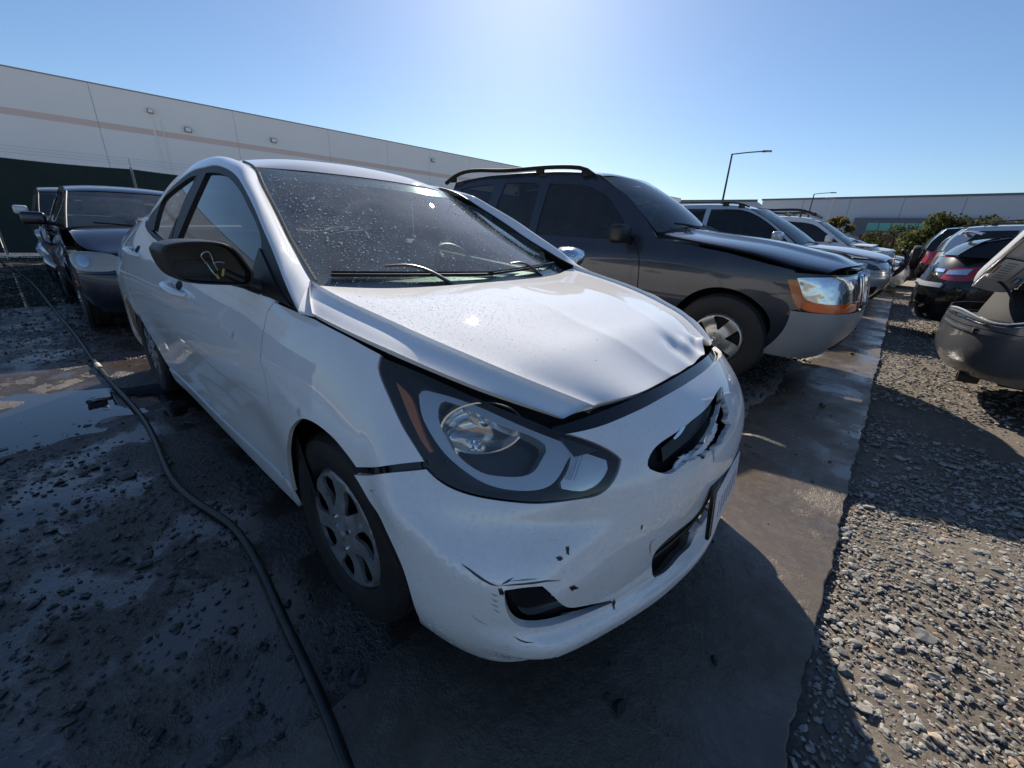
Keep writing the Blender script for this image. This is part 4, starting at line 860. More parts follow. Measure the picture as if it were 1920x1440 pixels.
# ---------------------------------------------------------------- left: warehouse and fence
def frame(phi, D):
    n = np.array([math.cos(R(phi)), math.sin(R(phi)), 0]); t_ = np.array([n[1], -n[0], 0]); o = CAM * [1, 1, 0] + n * D; return o, t_, n
M_wallw = mat('painted_concrete', (.62, .60, .56), .85); t, N_, L_, b_ = nodes(M_wallw); v_ = t.nodes.new('ShaderNodeNewGeometry').outputs['Position']
L_.new(mixc(t, rampn(t, noise(t, .25, 6, .6, v_), [(.35, 0.0), (.75, .35)]), (.84, .82, .79), (.72, .70, .67)), b_.inputs['Base Color']); L_.new(bumpn(t, noise(t, 6, 6, .6, v_), .12, .05), b_.inputs['Normal'])
M_salmon = mat('salmon_band', (.70, .55, .48), .85); M_joint = mat('joint_grey', (.28, .27, .26), .9)
def obox(name, o, t_, n, s0, s1, d0, d1, z0, z1, m, parent=None):
    P_ = [o + t_ * s + n * d + np.array([0, 0, z]) for z in (z0, z1) for s, d in ((s0, d0), (s1, d0), (s1, d1), (s0, d1))]
    me_o = mesh(name, P_, [(0, 3, 2, 1), (4, 5, 6, 7), (0, 1, 5, 4), (1, 2, 6, 5), (2, 3, 7, 6), (3, 0, 4, 7)], m, parent, smooth=False); return me_o
o, t_, n_ = frame(175.14, 45.0)
wh = empty('warehouse', (0, 0, 0), 0, 'long pale concrete warehouse with a salmon band behind the green fence', 'building')
J_ = [-30, -22, -14, -6.4, 2.1, 10.7, 18.5, 24.7, 30.0, 35.9, 41.3, 48, 56, 64, 72, 80, 88, 96]
for a, b in zip(J_[:-1], J_[1:]):
    w = obox('wall_panel', o, t_, n_, a + .012, b - .012, 0, .25, -.1, 9.60, M_wallw, wh); obox('painted_band', o, t_, n_, a + .012, b - .012, -.004, .0, 6.90, 7.30, M_salmon, w)
obox('wall_core', o, t_, n_, J_[0], J_[-1], .06, 30, -.1, 9.5, M_joint, wh)
obox('parapet_cap', o, t_, n_, J_[0], J_[-1], -.03, .30, 9.602, 9.68, M_joint, wh)
def wall_lamp(az, tan, big=1.0):
    s = 45.0 * math.tan(R(175.14 - az)); d = 45.0 / math.cos(R(az - 175.14)); z = 1.145 + tan * d
    w = obox('wall_lamp', o, t_, n_, s - .22 * big, s + .22 * big, -.28, -.004, z - .16 * big, z + .16 * big, M_joint, wh); obox('lamp_glass', o, t_, n_, s - .17 * big, s + .17 * big, -.30, -.281, z - .12 * big, z + .12 * big, mat('lamp_white', (.8, .8, .8), .2), w); return s, z
for az, tn in ((165.9, .1426), (158.44, .1433), (141.1, .136)): wall_lamp(az, tn)
s, z = wall_lamp(168.55, .1624, .8); obox('conduit', o, t_, n_, s - .05, s + .05, -.10, -.004, 0, z - .2, M_wallw, wh); obox('conduit', o, t_, n_, s + .5, s + .56, -.08, -.004, 0, z - .4, M_wallw, wh)
tag(sheet('bounce_yard', -49.5, -19.0, -60, 110, 4, 4, lambda x, y: 0 * x - .01, mat('bounce_pale', (.60, .58, .54), .9)), kind='structure')  # pale ground added out of sight, bounces sun onto the warehouse wall
# fence with green screen
M_green = mat('green_screen', (.012, .030, .024), .75); t, N_, L_, b_ = nodes(M_green); v_ = t.nodes.new('ShaderNodeNewGeometry').outputs['Position']
L_.new(mixc(t, rampn(t, noise(t, 1.5, 6, .65, v_), [(.4, 0.0), (.75, .6)]), (.012, .030, .024), (.030, .045, .036)), b_.inputs['Base Color']); L_.new(bumpn(t, noise(t, 1.1, 4, .6, v_), .5, .12), b_.inputs['Normal'])
M_post = mat('galvanised', (.30, .31, .32), .45, .7)
fo, ft_, fn = frame(171.0, 17.5)
fence = empty('screened_fence', (0, 0, 0), 0, 'chain-link fence covered in dark green screen with barbed wire on top', 'fence')
for k in range(-6, 13):
    s0, s1 = k * 3.0, k * 3.0 + 3.0
    nseg = 12; V = []; F = []
    for i in range(nseg + 1):
        u = s0 + .03 + (s1 - s0 - .06) * i / nseg; sag = -.05 * math.sin(math.pi * i / nseg) * (1 + .4 * math.sin(k))
        for zz, w in ((.05, .02), (.8, .05 * math.sin(2 * u)), (1.6, .04 * math.sin(3 * u + 1)), (2.40 + sag, 0)): V.append(fo + ft_ * u + fn * (-.03 + w * .5) + np.array([0, 0, zz]))
    for i in range(nseg):
        for j in range(3): F.append((i * 4 + j, i * 4 + 4 + j, i * 4 + 5 + j, i * 4 + 1 + j))
    mesh('screen_panel', V, F, M_green, fence)
    p = fo + ft_ * s0 + fn * .08; tube('fence_post', [p, p + np.array([0, 0, 2.45])], .035, M_post, fence, 8, sub=1); tube('barb_arm', [p + np.array([0, 0, 2.44]), p - fn * .20 + np.array([0, 0, 2.66])], .010, M_post, fence, 6, sub=1)
for q in (.33, .66, 1.0): tube('barbed_wire', [fo + ft_ * s_ - fn * .20 * q + np.array([0, 0, 2.45 + .21 * q]) for s_ in (-18, 0, 18, 39)], .0022, M_post, fence, 4, sub=1)
# ---------------------------------------------------------------- right: far buildings
M_bluew = mat('blue_grey_wall', (.30, .33, .37), .85); t, N_, L_, b_ = nodes(M_bluew); v_ = t.nodes.new('ShaderNodeNewGeometry').outputs['Position']
L_.new(mixc(t, rampn(t, noise(t, .08, 6, .6, v_), [(.35, 0.0), (.75, .5)]), (.50, .54, .60), (.42, .45, .50)), b_.inputs['Base Color'])
M_dkw = mat('dark_grey_wall', (.13, .145, .17), .8); M_teal = mat('teal_glass', (.10, .34, .33), .18, .2); M_brick = mat('red_brown_wall', (.17, .07, .06), .85)
D2 = 110.0; o2, t2, n2 = frame(82.58, D2)
sx = lambda az: D2 * math.tan(R(82.58 - az))
off = empty('office_building', (0, 0, 0), 0, 'long blue-grey flat-roofed building with a teal window band beyond the trees', 'building')
s_l, s_r = sx(101.6), 60
jj = np.linspace(s_l, s_r, 13)
for a, b in zip(jj[:-1], jj[1:]): obox('wall_panel', o2, t2, n2, a + .03, b - .03, 0, .4, -.1, 10.2, M_bluew, off)
obox('wall_core', o2, t2, n2, s_l + .1, s_r, .2, 50, -.1, 10.1, M_dkw, off); obox('roof_edge', o2, t2, n2, s_l - .2, s_r, -.15, .5, 10.2, 10.55, M_dkw, off)
en = obox('entrance_frame', o2, t2, n2, sx(92.8), sx(82.8), -1.2, -.02, 3.4, 6.6, M_dkw, off)
for k in range(8):
    a = sx(91.7) + (sx(84.0) - sx(91.7)) * k / 8; b = sx(91.7) + (sx(84.0) - sx(91.7)) * (k + 1) / 8
    obox('window_pane', o2, t2, n2, a + .08, b - .08, -1.23, -1.201, 4.3, 5.7, M_teal, off)
obox('entrance_wall', o2, t2, n2, sx(92.0), sx(83.6), -1.0, -.05, -.1, 3.39, M_brick, off)
D3 = 150.0; o3, t3, n3 = frame(95.0, D3); sx3 = lambda az: D3 * math.tan(R(95.0 - az))
b2 = empty('far_warehouse', (0, 0, 0), 0, 'low dark grey far building showing over the crossover SUV roof', 'building')
obox('wall', o3, t3, n3, sx3(111.2), sx3(102.1), 0, 30, -.1, 12.6, M_bluew, b2); obox('roof_edge', o3, t3, n3, sx3(111.2), sx3(102.1), -.2, .3, 12.62, 13.2, M_dkw, b2)
# ---------------------------------------------------------------- lamp posts
M_pole = mat('bronze_pole', (.045, .042, .045), .5, .4)
def lamp_post(az, D, H, arm_az, label, col=None, armlen=2.4):
    c = CAM + np.array([math.cos(R(az)), math.sin(R(az)), 0]) * D; c[2] = 0; e = empty('street_lamp', tuple(c), 0, label, 'street lamp', 'yard lamp posts'); m = col or M_pole
    lathe('base', [(.001, .7), (.26, .7), (.28, .66), (.28, 0)], mat('pole_base', (.35, .34, .33), .9), e, 16, axis='z')
    tube('pole', [(0, 0, 0), (0, 0, H)], [.11, .07], m, e, 8, sub=1); a = R(arm_az)
    d = np.array([math.cos(a), math.sin(a)]); tube('arm', [(0, 0, H - .05), (*(d * armlen * .5), H + .10), (*(d * armlen), H + .20)], .05, m, e, 6)
    hd = bxo('lamp_head', (*(d * (armlen + .3)), H + .21), (.75, .34, .12), m, e, rz=a, bev=.04); bxo('lamp_lens', (0, 0, -.065), (.5, .24, .02), mat('lamp_white', (.8, .8, .8)), hd)
lamp_post(105.68, 44, 8.25, 30, 'tall dark lamp post rising behind the crossover SUV')
lamp_post(96.96, 80, 8.3, 30, 'dark lamp post in front of the blue-grey building', armlen=2.2)
lamp_post(95.1, 92, 8.6, 150, 'thin pale lamp post right of the farther dark one', mat('pale_pole', (.4, .41, .42), .5, .3), .9)
# ---------------------------------------------------------------- trees
def leaf_mat(name, a, b, c):
    m = bpy.data.materials.new(name); m.use_nodes = True; t = m.node_tree; t.nodes.clear(); MATS[name] = m
    ri = t.nodes.new('ShaderNodeNewGeometry').outputs['Random Per Island']; col = rampn(t, ri, [(0.0, a), (.55, b), (1.0, c)])
    d = t.nodes.new('ShaderNodeBsdfDiffuse'); tr = t.nodes.new('ShaderNodeBsdfTranslucent'); mx = t.nodes.new('ShaderNodeMixShader'); mx.inputs[0].default_value = .45; out = t.nodes.new('ShaderNodeOutputMaterial')
    t.links.new(col, d.inputs[0]); t.links.new(mixc(t, 1.0, col, (1.3, 1.3, .95), 'MULTIPLY'), tr.inputs[0]); t.links.new(d.outputs[0], mx.inputs[1]); t.links.new(tr.outputs[0], mx.inputs[2]); t.links.new(mx.outputs[0], out.inputs[0]); return m
M_leaf = leaf_mat('leaf_green', (.045, .055, .028), (.075, .088, .042), (.12, .13, .07)); M_leafd = leaf_mat('leaf_dull', (.035, .042, .022), (.055, .062, .032), (.085, .088, .05)); M_leafo = leaf_mat('leaf_bronze', (.075, .065, .035), (.12, .10, .055), (.18, .145, .085))
M_bark = mat('bark', (.07, .055, .042), .9)
def tree(az, D, H, rx, m, label, name='broadleaf_tree', n=2600, seed=0, trunk=.30, cat='tree', lobes=9):
    g = np.random.default_rng(seed + 50); c = CAM + np.array([math.cos(R(az)), math.sin(R(az)), 0]) * D; c[2] = 0
    e = empty(name, tuple(c), 0, label, cat, 'trees in front of the far building'); zt = H * trunk
    tube('trunk', [(0, 0, 0), (.1, .05, zt), (.0, .1, H * .6)], [.20, .14, .06], M_bark, e, 8)
    cs = [(g.uniform(-.75, .75) * rx, g.uniform(-.6, .6) * rx, g.uniform(zt * .6, H * .78)) for _ in range(lobes)] + [(0, 0, H * .80)]
    for q in cs[:5]: tube('limb', [(.05, .05, zt * .8), ((q[0]) * .5, q[1] * .5, (zt + q[2]) / 2 + .1), q], [.09, .06, .02], M_bark, e, 6)
    rs = g.uniform(.28, .46, len(cs)) * rx; rs = np.minimum(rs, [max(.3, H - q[2]) for q in cs])
    w = rs ** 2 / (rs ** 2).sum(); idx = g.choice(len(cs), n, p=w); d = g.normal(size=(n, 3)); d /= np.linalg.norm(d, axis=1)[:, None]
    rad = rs[idx] * g.uniform(.55, 1.12, n); Pn = np.array(cs)[idx] + d * rad[:, None] * [1, 1, .85]; Pn[:, 2] = np.clip(Pn[:, 2], .3, H)
    s = g.uniform(.10, .22, n) * (H / 6 + .35); u = g.normal(size=(n, 3)); u /= np.linalg.norm(u, axis=1)[:, None]; v = np.cross(u, g.normal(size=(n, 3))); v /= np.linalg.norm(v, axis=1)[:, None]
    u, v = u * s[:, None], v * (s * .55)[:, None]; V = np.stack([Pn - u, Pn - v, Pn + u, Pn + v], 1).reshape(-1, 3); F = np.arange(4 * n).reshape(n, 4)
    npmesh('crown', V, F, m, False, e)
tree(86.6, 62, 5.0, 3.0, M_leaf, 'rounded green tree above the black hatchback', seed=1, n=3600); tree(83.5, 64, 4.75, 4.2, M_leafd, 'wide dull green tree at the right edge, beyond the black hatchback', seed=2, n=4500, lobes=14)
tree(80.2, 66, 4.6, 4.0, M_leafd, 'dull green tree cut by the right edge of the view', seed=6, n=3000)
tree(89.4, 70, 4.0, 2.7, M_leafd, 'low dark bush in front of the teal windows', 'round_bush', seed=3, n=2600, trunk=.12, cat='bush'); tree(94.1, 74, 5.6, 2.1, M_leafo, 'narrow bronze-leaved tree near the lamp posts', seed=4, n=2400)
tree(98.6, 76, 5.7, 3.2, M_leaf, 'green tree row showing over the white SUV roof rack', seed=5, n=3000); tree(100.6, 78, 5.5, 2.6, M_leaf, 'small green tree left of the lamp posts over the crossover hood', seed=7, n=2000); tree(87.6, 66, 2.8, 2.2, M_leafd, 'low scrubby bush under the rounded green tree', 'round_bush', seed=8, n=1500, trunk=.1, cat='bush')
# ---------------------------------------------------------------- the other parked vehicles: one builder, a spec for each
def carnet(levels, cf, cr, nf, nr, ref):
    rows = []
    fr = [0, .40, .66, .83, .93, .98]
    for z, xf, xr, w in levels:
        r = [(xf - cf * (1 - (1 - q ** nf) ** (1 / nf)), w * q) for q in fr]
        r += [(xf - cf * 1.05 - (xf - cf * 1.05 - xr - cr * 1.05) * k, w * (1 + .012 * math.sin(math.pi * k))) for k in (0, .2, .4, .6, .8, 1)]
        r += [(xr + cr * (1 - (1 - q ** nr) ** (1 / nr)), w * q) for q in fr[::-1]]
        rows.append(r)
    return Net([l[0] for l in levels], rows, ref)
class Car:
    def __init__(s, S):
        s.S = S; s.root = empty(S['name'], S['loc'], S.get('rz', 0.0), S['label'], 'car' if 'cat' not in S else S['cat'], S.get('group'))
        s.net = carnet(S['levels'], S['cf'], S['cr'], S.get('nf', 2.6), S.get('nr', 2.8), S.get('ref', 2))
        k = s.net.a >= 0; s.ka = s.net.a[k]; s.kx = s.net.V[k][:, S.get('ref', 2), 0]; s.ky = s.net.V[k][:, S.get('ref', 2), 1]
        s.P = S['paint']; s.gh = S['gh']; s.cen = np.array([S['levels'][0][2] * .45, 0, .6])
        s.build()
    def ax(s, x): return float(np.interp(-x, -s.kx, s.ka))
    def xa(s, a): return float(np.interp(a, s.ka, s.kx))
    def shoulder(s, x): q = s.S['shoulder']; return float(np.interp(-x, [-p[0] for p in q], [p[1] for p in q]))
    def low(s, x):
        z = s.S['sill']
        for xc, r in s.S['arches']:
            if abs(x - xc) < r: z = max(z, s.S['axle'] + math.sqrt(r * r - (x - xc) ** 2))
        return z
    def cut(s, name, poly, holes=(), m=None, parent=None, **k):
        return cut(name, s.net, poly, holes, m or s.P, parent or s.root, cen=s.cen, **k)
    def span(s, x0, x1, top=None, bot=None, n=60):
        """side panel between two x values"""
        xs = np.linspace(x0, x1, n); a = [s.ax(x) for x in xs]
        t = [top(x) if top else s.shoulder(x) for x in xs]; b = [bot(x) if bot else s.low(x) for x in xs]
        return np.array([(p, max(q, r + .004)) for p, q, r in zip(a, t, b)] + [(p, q) for p, q in zip(a, b)][::-1])
    def G(s, uv):
        g = s.gh; x, z = uv[:, 0], uv[:, 1]; d = z - g['z0']
        return np.stack([x, -(g['w0'] - g['k'] * d - .10 * d * d - g.get('barrel', .012) * ((x - g['xm']) / 1.0) ** 2), z], -1)
    def build(s):
        S = s.S; R_ = s.root; h = S.get('h', .04); g = s.gh
        xf = max(l[1] for l in S['levels']); xr = min(l[2] for l in S['levels'])
        for m in (False, True):
            # side panels
            for nm, x0, x1 in S['panels']:
                pan = s.cut(nm, s.span(x0 - .004, x1 + .004), (), None, None, h=h, mirror=m, lip=.01)
                if 'door' in nm and 'handles' in S:
                    hx = x1 + .16; hz = s.shoulder(hx) - S['handles']; a = s.ax(hx)
                    q = s.net(np.array([(a + d, hz) for d in (-.09, -.06, .06, .09)])) + np.array([[0, 0, 0], [0, -.03, 0], [0, -.03, 0], [0, 0, 0]])
                    tube('door_handle', q * [1, -1, 1] if m else q, .014, S.get('handle_mat', s.P), pan, 6)
            # front and rear bumpers
            for k, nm in (('front', 'front_bumper'), ('rear', 'rear_bumper')):
                B = S[k]; x0 = B['x']; a0 = s.ax(x0); aE = 0.0 if k == 'front' else s.net.a[-1]
                top = B['top']; bot = B.get('bot', S['sill'])
                aa = np.linspace(a0, aE, 24); cb = B.get('rise', 0.0)
                poly = [(a, top) for a in aa] + [(a, max(bot + cb * abs(a - aE) * 0, s.low(s.xa(a)))) for a in aa[::-1]]
                s.cut(nm, np.array(poly), (), B.get('mat', s.P), h=h, mirror=m, lip=.015, off=B.get('off', 0.0))
                if B.get('upper'):
                    poly = [(a, s.shoulder(s.xa(a)) if 'utop' not in B else B['utop']) for a in aa] + [(a, top + .006) for a in aa[::-1]]
                    s.cut(B['upper'], np.array(poly), (), s.P, h=h, mirror=m, lip=.01)
            if 'cladding' in S:
                c = S['cladding']
                for x0, x1 in c['spans']:
                    s.cut('lower_cladding', s.span(x0, x1, top=lambda x: max(c['z'], s.low(x) + c.get('lip', .05))), (), c['mat'], h=h, mirror=m, off=.008, lip=.012)
            # glasshouse side with window openings
            wins = [crv(w, .03) for w in g['wins']]
            sh = crv(g['outline'], .03)
            ghs = cut('pillars', s.G, sh, wins, s.P, R_, h=.06, lip=.02, mirror=m, cen=s.cen)
            for i, w in enumerate(wins):
                cut('side_window', s.G, w, (), g['glass'][i] if isinstance(g['glass'], list) else g['glass'], ghs, h=.08, off=-.008, lip=0, mirror=m, cen=s.cen)
                if g.get('trim'): tube('window_trim', (lambda q: q * [1, -1, 1] if m else q)(s.G(np.concatenate([w[::2], w[:1]])) + [0, -.002, 0]), .007, g['trim'], ghs, 5, sub=1, cap=False)
            # mirror
            if 'mirror' in S:
                mx, mz, mw, mh, md = S['mirror']; y0 = -(g['w0'] + .06 + mw / 2); e = bxo('door_mirror', (mx, y0 if not m else -y0, mz), (md, mw, mh), S.get('mirror_mat', s.P), R_, bev=min(md, mh) * .30, seg=3)
                e.rotation_euler = (0, 0, R(8) * (1 if m else -1))
                tube('mirror_arm', [(0, (mw * .4) * (1 if not m else -1), -mh * .3), (.0, (mw * .5 + .09) * (1 if not m else -1), -mh * .45)], .025, M_black, e, 6, sub=1)
            # wheels
            for xc, r in S['arches']:
                sd = 1 if m else -1; W = S['wheel']
                wheel(R_, (xc, sd * (S['track']), S['axle']), sd, W['rt'], W['rr'], W['w'], W['mat'], W['n'], W['style'])
                well(R_, xc, S['axle'], r + .02, sd * (S['track'] + .06), sd * (S['track'] - .25))
            if 'rail' in S:
                q = np.array(S['rail']['pts']); q = q * [1, -1 if m else 1, 1]; tube('roof_rail', q, S['rail']['r'], S['rail']['mat'], R_, 8, flat=.7)
                for i in S['rail'].get('feet', (1, len(q) // 2, -2)):
                    p = q[i]; bxo('rail_foot', (p[0], p[1], p[2] - .03), (.10, .035, .06), S['rail']['mat'], R_, bev=.01)
        # hood
        if 'hood' in S:
            H = S['hood']; rows = []
            for x, ye, ze, zc, xc in H['rows']:
                r = [(x, -ye, ze), (x + (xc - x) * .25, -ye * .88, ze + (zc - ze) * .45), (x + (xc - x) * .7, -ye * .5, ze + (zc - ze) * .86), (xc, 0, zc)]
                rows.append(r + [(a, -b, c) for a, b, c in r[-2::-1]])
            hd = patch('hood', rows, s.P, R_, nu=8, nv=8, flip=True, lip=.02, bump=H.get('bump'))
        # screens and roof
        for nm, Wd in (('windscreen', S['ws']), ('rear_window', S['rw'])):
            rows = []
            for (x, z), bow in Wd['pts']:
                y = -s.G(np.array([(x, z)]))[0, 1] - .015
                rows.append([(x + bow * (1 - k * k), y * k, z + Wd.get('crown', 0) * (1 - k * k)) for k in (-1, -.7, -.35, 0, .35, .7, 1)])
            w = patch(nm, rows, Wd['mat'], R_, nu=5, nv=4)
            e = np.array(rows)
            for k in (0, -1): tube('screen_trim', e[:, k] + [0, 0, .004], .010, M_black, w, 6)
            if nm == 'windscreen': tube('cowl_seal', e[0] + [.01, 0, 0], .016, M_black, w, 6)
            if nm == 'windscreen' and Wd.get('wipers', True):
                for y0, y1 in ((-.05, -.55), (.45, -.02)):
                    b = e[0][3]; tube('wiper', [(b[0] + .01, y0, b[2] + .0), (b[0] - .01, (y0 + y1) / 2, b[2] + .035), (e[0][0][0] + .05 if y1 < -.3 else b[0] - .02, y1, b[2] + .05)], .009, M_black, w, 6)
        rows = []
        for x, z, cr in S['roof']:
            y = -s.G(np.array([(x, z)]))[0, 1]
            rows.append([(x, y * k, z + cr * (1 - abs(k) ** 2.4)) for k in (-1, -.93, -.6, 0, .6, .93, 1)])
        patch('roof', rows, S.get('roofmat', s.P), R_, nu=6, nv=5, flip=True)
        # tail deck of a saloon
        if 'deck' in S:
            rows = []
            for x, ye, ze, zc in S['deck']: rows.append([(x, ye * k, ze + (zc - ze) * (1 - k * k)) for k in (-1, -.6, 0, .6, 1)])
            patch('boot_lid', rows, s.P, R_, nu=5, nv=5, flip=True)
        # lamps, grille and trims lying on the body
        for nm, poly, m_, off, lip, sym in S.get('bits', []):
            q = crv(poly, .02)
            for m in ((False, True) if sym else (False,)): s.cut(nm, q, (), m_, h=.03, off=off, lip=lip, mirror=m)
        # cabin fill
        z0 = S['sill']; bxo('floor_pan', ((xf + xr) / 2, 0, z0 + .07), (abs(xr - xf) - .7, 1.25, .10), M_liner, R_)
        d = S['ws']['pts'][0][0]; bxo('dashboard', (d[0] - .30, 0, d[1] - .16), (.5, 1.30, .22), M_dash, R_, bev=.05)
        bxo('bulkhead', (d[0] + .0, 0, (d[1] + z0) / 2 - .08), (.06, 1.40, d[1] - z0 - .16), M_liner, R_)
        for y in (-.37, .37):
            for x in S.get('seats', (d[0] - 1.15, d[0] - 2.0)):
                b = g['z0']; extr('seat_back', [(x, b - .5), (x + .14, b - .5), (x + .02, b + .12), (x - .08, b + .14), (x - .12, b + .08)], y - .25, y + .25, M_seat, R_, bev=.03)
                extr('head_rest', [(x - .08, b + .17), (x - .01, b + .17), (x - .02, b + .32), (x - .09, b + .32)], y - .12, y + .12, M_seat, R_, bev=.02)

M_alloy = mat('alloy_silver', (.50, .49, .47), .32, .8)
M_alloyd = mat('alloy_dark', (.10, .10, .105), .35, .7)
M_jeep = paint('dark_slate_paint', (.030, .037, .054), .30, .35, dirt=.28, dirtcol=(.095, .098, .105))
M_jeepgrey = mat('bumper_grey', (.155, .16, .17), .45, coat=.25)
t, N_, L_, b_ = nodes(M_jeepgrey); v_ = ocoord(t)
L_.new(rampn(t, noise(t, 5, 7, .65, v_), [(.3, (.25, .26, .275)), (.8, (.31, .31, .31))]), b_.inputs['Base Color'])
M_plainglass = glassm('clear_car_glass', (.72, .84, .84), .85, .82, 0.0, .09)
M_lampclear = mat('clear_lamp', (.62, .65, .68), .10, .85, coat=1.0)
t, N_, L_, b_ = nodes(M_lampclear); L_.new(bumpn(t, noise(t, 13, 1, .4, ocoord(t), .3), .30, .02), b_.inputs['Normal'])
M_lampdark = mat('dark_lamp', (.05, .055, .06), .08, .5, coat=1.0)
# ---- dark four-wheel drive next to the sedan
def jeep_hood(B):
    B = B.copy(); x, y = B[..., 0], np.abs(B[..., 1])
    d = y - np.interp(x, [-.6, .9], [.44, .36]); B[..., 2] += .022 * (1 - ramp(d, -.045, .0)) * (1 - ramp(x, .70, .86)); return B
JY = 3.33
jeep = Car(dict(name='parked_suv', loc=(0, JY, 0), label='dark slate off-road SUV with roof rails and grey bumper beside the white sedan', cat='suv', paint=M_jeep, h=.028,
    levels=[(.28, .80, -3.35, .80), (.45, .93, -3.5, .865), (.62, .985, -3.56, .895), (.72, .98, -3.58, .90), (.86, .955, -3.56, .90), (1.0, .90, -3.54, .885), (1.14, .74, -3.52, .84), (1.26, .5, -3.5, .80)], cf=.36, cr=.30, nf=2.9, nr=3.4,
    sill=.30, axle=.37, arches=[(.12, .425), (-2.57, .425)], track=.78,
    shoulder=[(1.2, .93), (.66, .958), (.45, 1.0), (.2, 1.06), (-.23, 1.122), (-.50, 1.165), (-.56, 1.17), (-.62, 1.10), (-.66, 1.075), (-1.2, 1.085), (-1.87, 1.10), (-3.6, 1.12)],
    panels=[('front_fender', .62, -.61), ('front_door', -.61, -1.92), ('rear_door', -1.92, -2.62), ('rear_quarter', -2.62, -3.2)], handles=.12, handle_mat=M_black,
    front=dict(x=.60, top=.685, bot=.33, mat=M_jeepgrey, off=.028, upper='front_panel', utop=.952), rear=dict(x=-3.2, top=.70, bot=.36, mat=M_jeepgrey, upper='tail_panel', utop=1.10),
    cladding=dict(z=.44, spans=[(-.34, -2.10)], mat=M_jeepgrey, lip=-1),
    gh=dict(z0=1.08, w0=.868, k=.26, xm=-1.9, barrel=.010, glass=[M_darkglass, M_darkglass, M_darkglass],
        outline=[[(-.55, 1.165), (-.865, 1.46), (-1.10, 1.60), (-1.26, 1.675)], [(-1.28, 1.705), (-1.65, 1.748), (-2.2, 1.768), (-2.87, 1.757), (-3.40, 1.71)], [(-3.46, 1.40), (-3.50, 1.10)], [(-2.6, 1.098), (-1.87, 1.09), (-1.2, 1.075), (-.66, 1.065), (-.55, 1.12)]],
        wins=[[[(-.74, 1.115), (-.83, 1.21), (-1.03, 1.42), (-1.17, 1.52), (-1.36, 1.60)], [(-1.60, 1.63), (-1.86, 1.645)], [(-1.88, 1.40), (-1.89, 1.13)], [(-1.2, 1.118), (-.74, 1.115)]],
              [[(-1.985, 1.645), (-2.2, 1.665), (-2.50, 1.67)], [(-2.56, 1.45), (-2.60, 1.15)], [(-2.3, 1.135), (-1.995, 1.13)]],
              [[(-2.68, 1.665), (-3.0, 1.655), (-3.26, 1.63)], [(-3.34, 1.40), (-3.36, 1.20)], [(-3.0, 1.15), (-2.74, 1.15)]]]),
    hood=dict(rows=[(-.54, .80, 1.172, 1.235, -.42), (-.23, .815, 1.124, 1.20, -.18), (.2, .825, 1.062, 1.155, .24), (.50, .81, .99, 1.09, .58), (.66, .77, .962, 1.045, .80), (.74, .72, .955, 1.0, .915)], bump=jeep_hood),
    ws=dict(pts=[((-.56, 1.19), .16), ((-.88, 1.45), .14), ((-1.26, 1.68), .12)], mat=M_plainglass, crown=.04), rw=dict(pts=[((-3.38, 1.66), -.03), ((-3.46, 1.40), -.03), ((-3.52, 1.12), -.03)], mat=M_darkglass),
    roof=[(-1.25, 1.690, .04), (-1.40, 1.725, .05), (-1.9, 1.760, .055), (-2.5, 1.768, .055), (-3.0, 1.752, .05), (-3.40, 1.71, .03)], mirror=(-.80, 1.17, .20, .16, .13), mirror_mat=M_black,
    wheel=dict(rt=.37, rr=.215, w=.235, mat=M_alloy, n=5, style='five'),
    rail=dict(pts=[(-3.52, -.70, 1.70), (-3.38, -.70, 1.765), (-2.6, -.69, 1.802), (-2.0, -.685, 1.80), (-1.60, -.685, 1.785), (-1.42, -.69, 1.75), (-1.33, -.70, 1.70)], r=.030, mat=mat('rail_black', (.006, .006, .007), .75))))
J = jeep; ja = J.ax
J.cut('side_marker', crv([[(ja(.565), .90), (ja(.60), .78), (ja(.645), .70)], [(ja(.70), .755), (ja(.665), .80), (ja(.625), .905)]]), (), M_amberd, h=.02, off=.006, lip=.02)
for m in (False, True):
    J.cut('headlamp', crv([[(ja(.625), .915), (ja(.69), .925), (.46, .945)], [(.435, .86), (.435, .772)], [(.55, .765), (ja(.70), .765), (ja(.66), .80)]]), (), M_lampclear, h=.02, off=.012, lip=.03, mirror=m)
    J.cut('turn_signal', crv([[(ja(.70), .757), (.55, .757), (.435, .764)], [(.43, .705), (.55, .695), (ja(.69), .695), (ja(.655), .715)]]), (), M_amber, h=.02, off=.010, lip=.03, mirror=m)
    J.cut('lamp_surround', crv([[(ja(.555), .93), (ja(.68), .938), (.40, .96)], [(.40, .69), (ja(.66), .682), (ja(.60), .76)]]), (), M_gloss, h=.02, off=.002, lip=.01, mirror=m)
gr = J.cut('grille_frame', crv([[(.40, .97), (0, .985), (-.40, .97)], [(-.41, .86), (-.40, .70)], [(0, .69), (.40, .70)], [(.41, .86), (.40, .97)]]), (), M_chrome, h=.03, off=.02, lip=.03)
for k in range(7):
    y = -.30 + .10 * k; a = -y
    J.cut('grille_slot', crv([[(a - .034, .94), (a, .948), (a + .034, .94)], [(a + .034, .73), (a, .722), (a - .034, .73)]]), (), M_liner, h=.03, off=.0235, lip=.003)
    J.cut('grille_bar', crv([[(a + .038, .95), (a + .062, .95)], [(a + .062, .72), (a + .038, .72)]]), (), M_chrome, h=.03, off=.036, lip=.014)
J.cut('air_inlet', crv([[(.62, .40), (.5, .46), (.3, .48), (-.3, .48), (-.5, .46), (-.62, .40)], [(-.5, .37), (0, .36), (.5, .37)]]), (), M_liner, h=.05, off=.034, lip=.004)
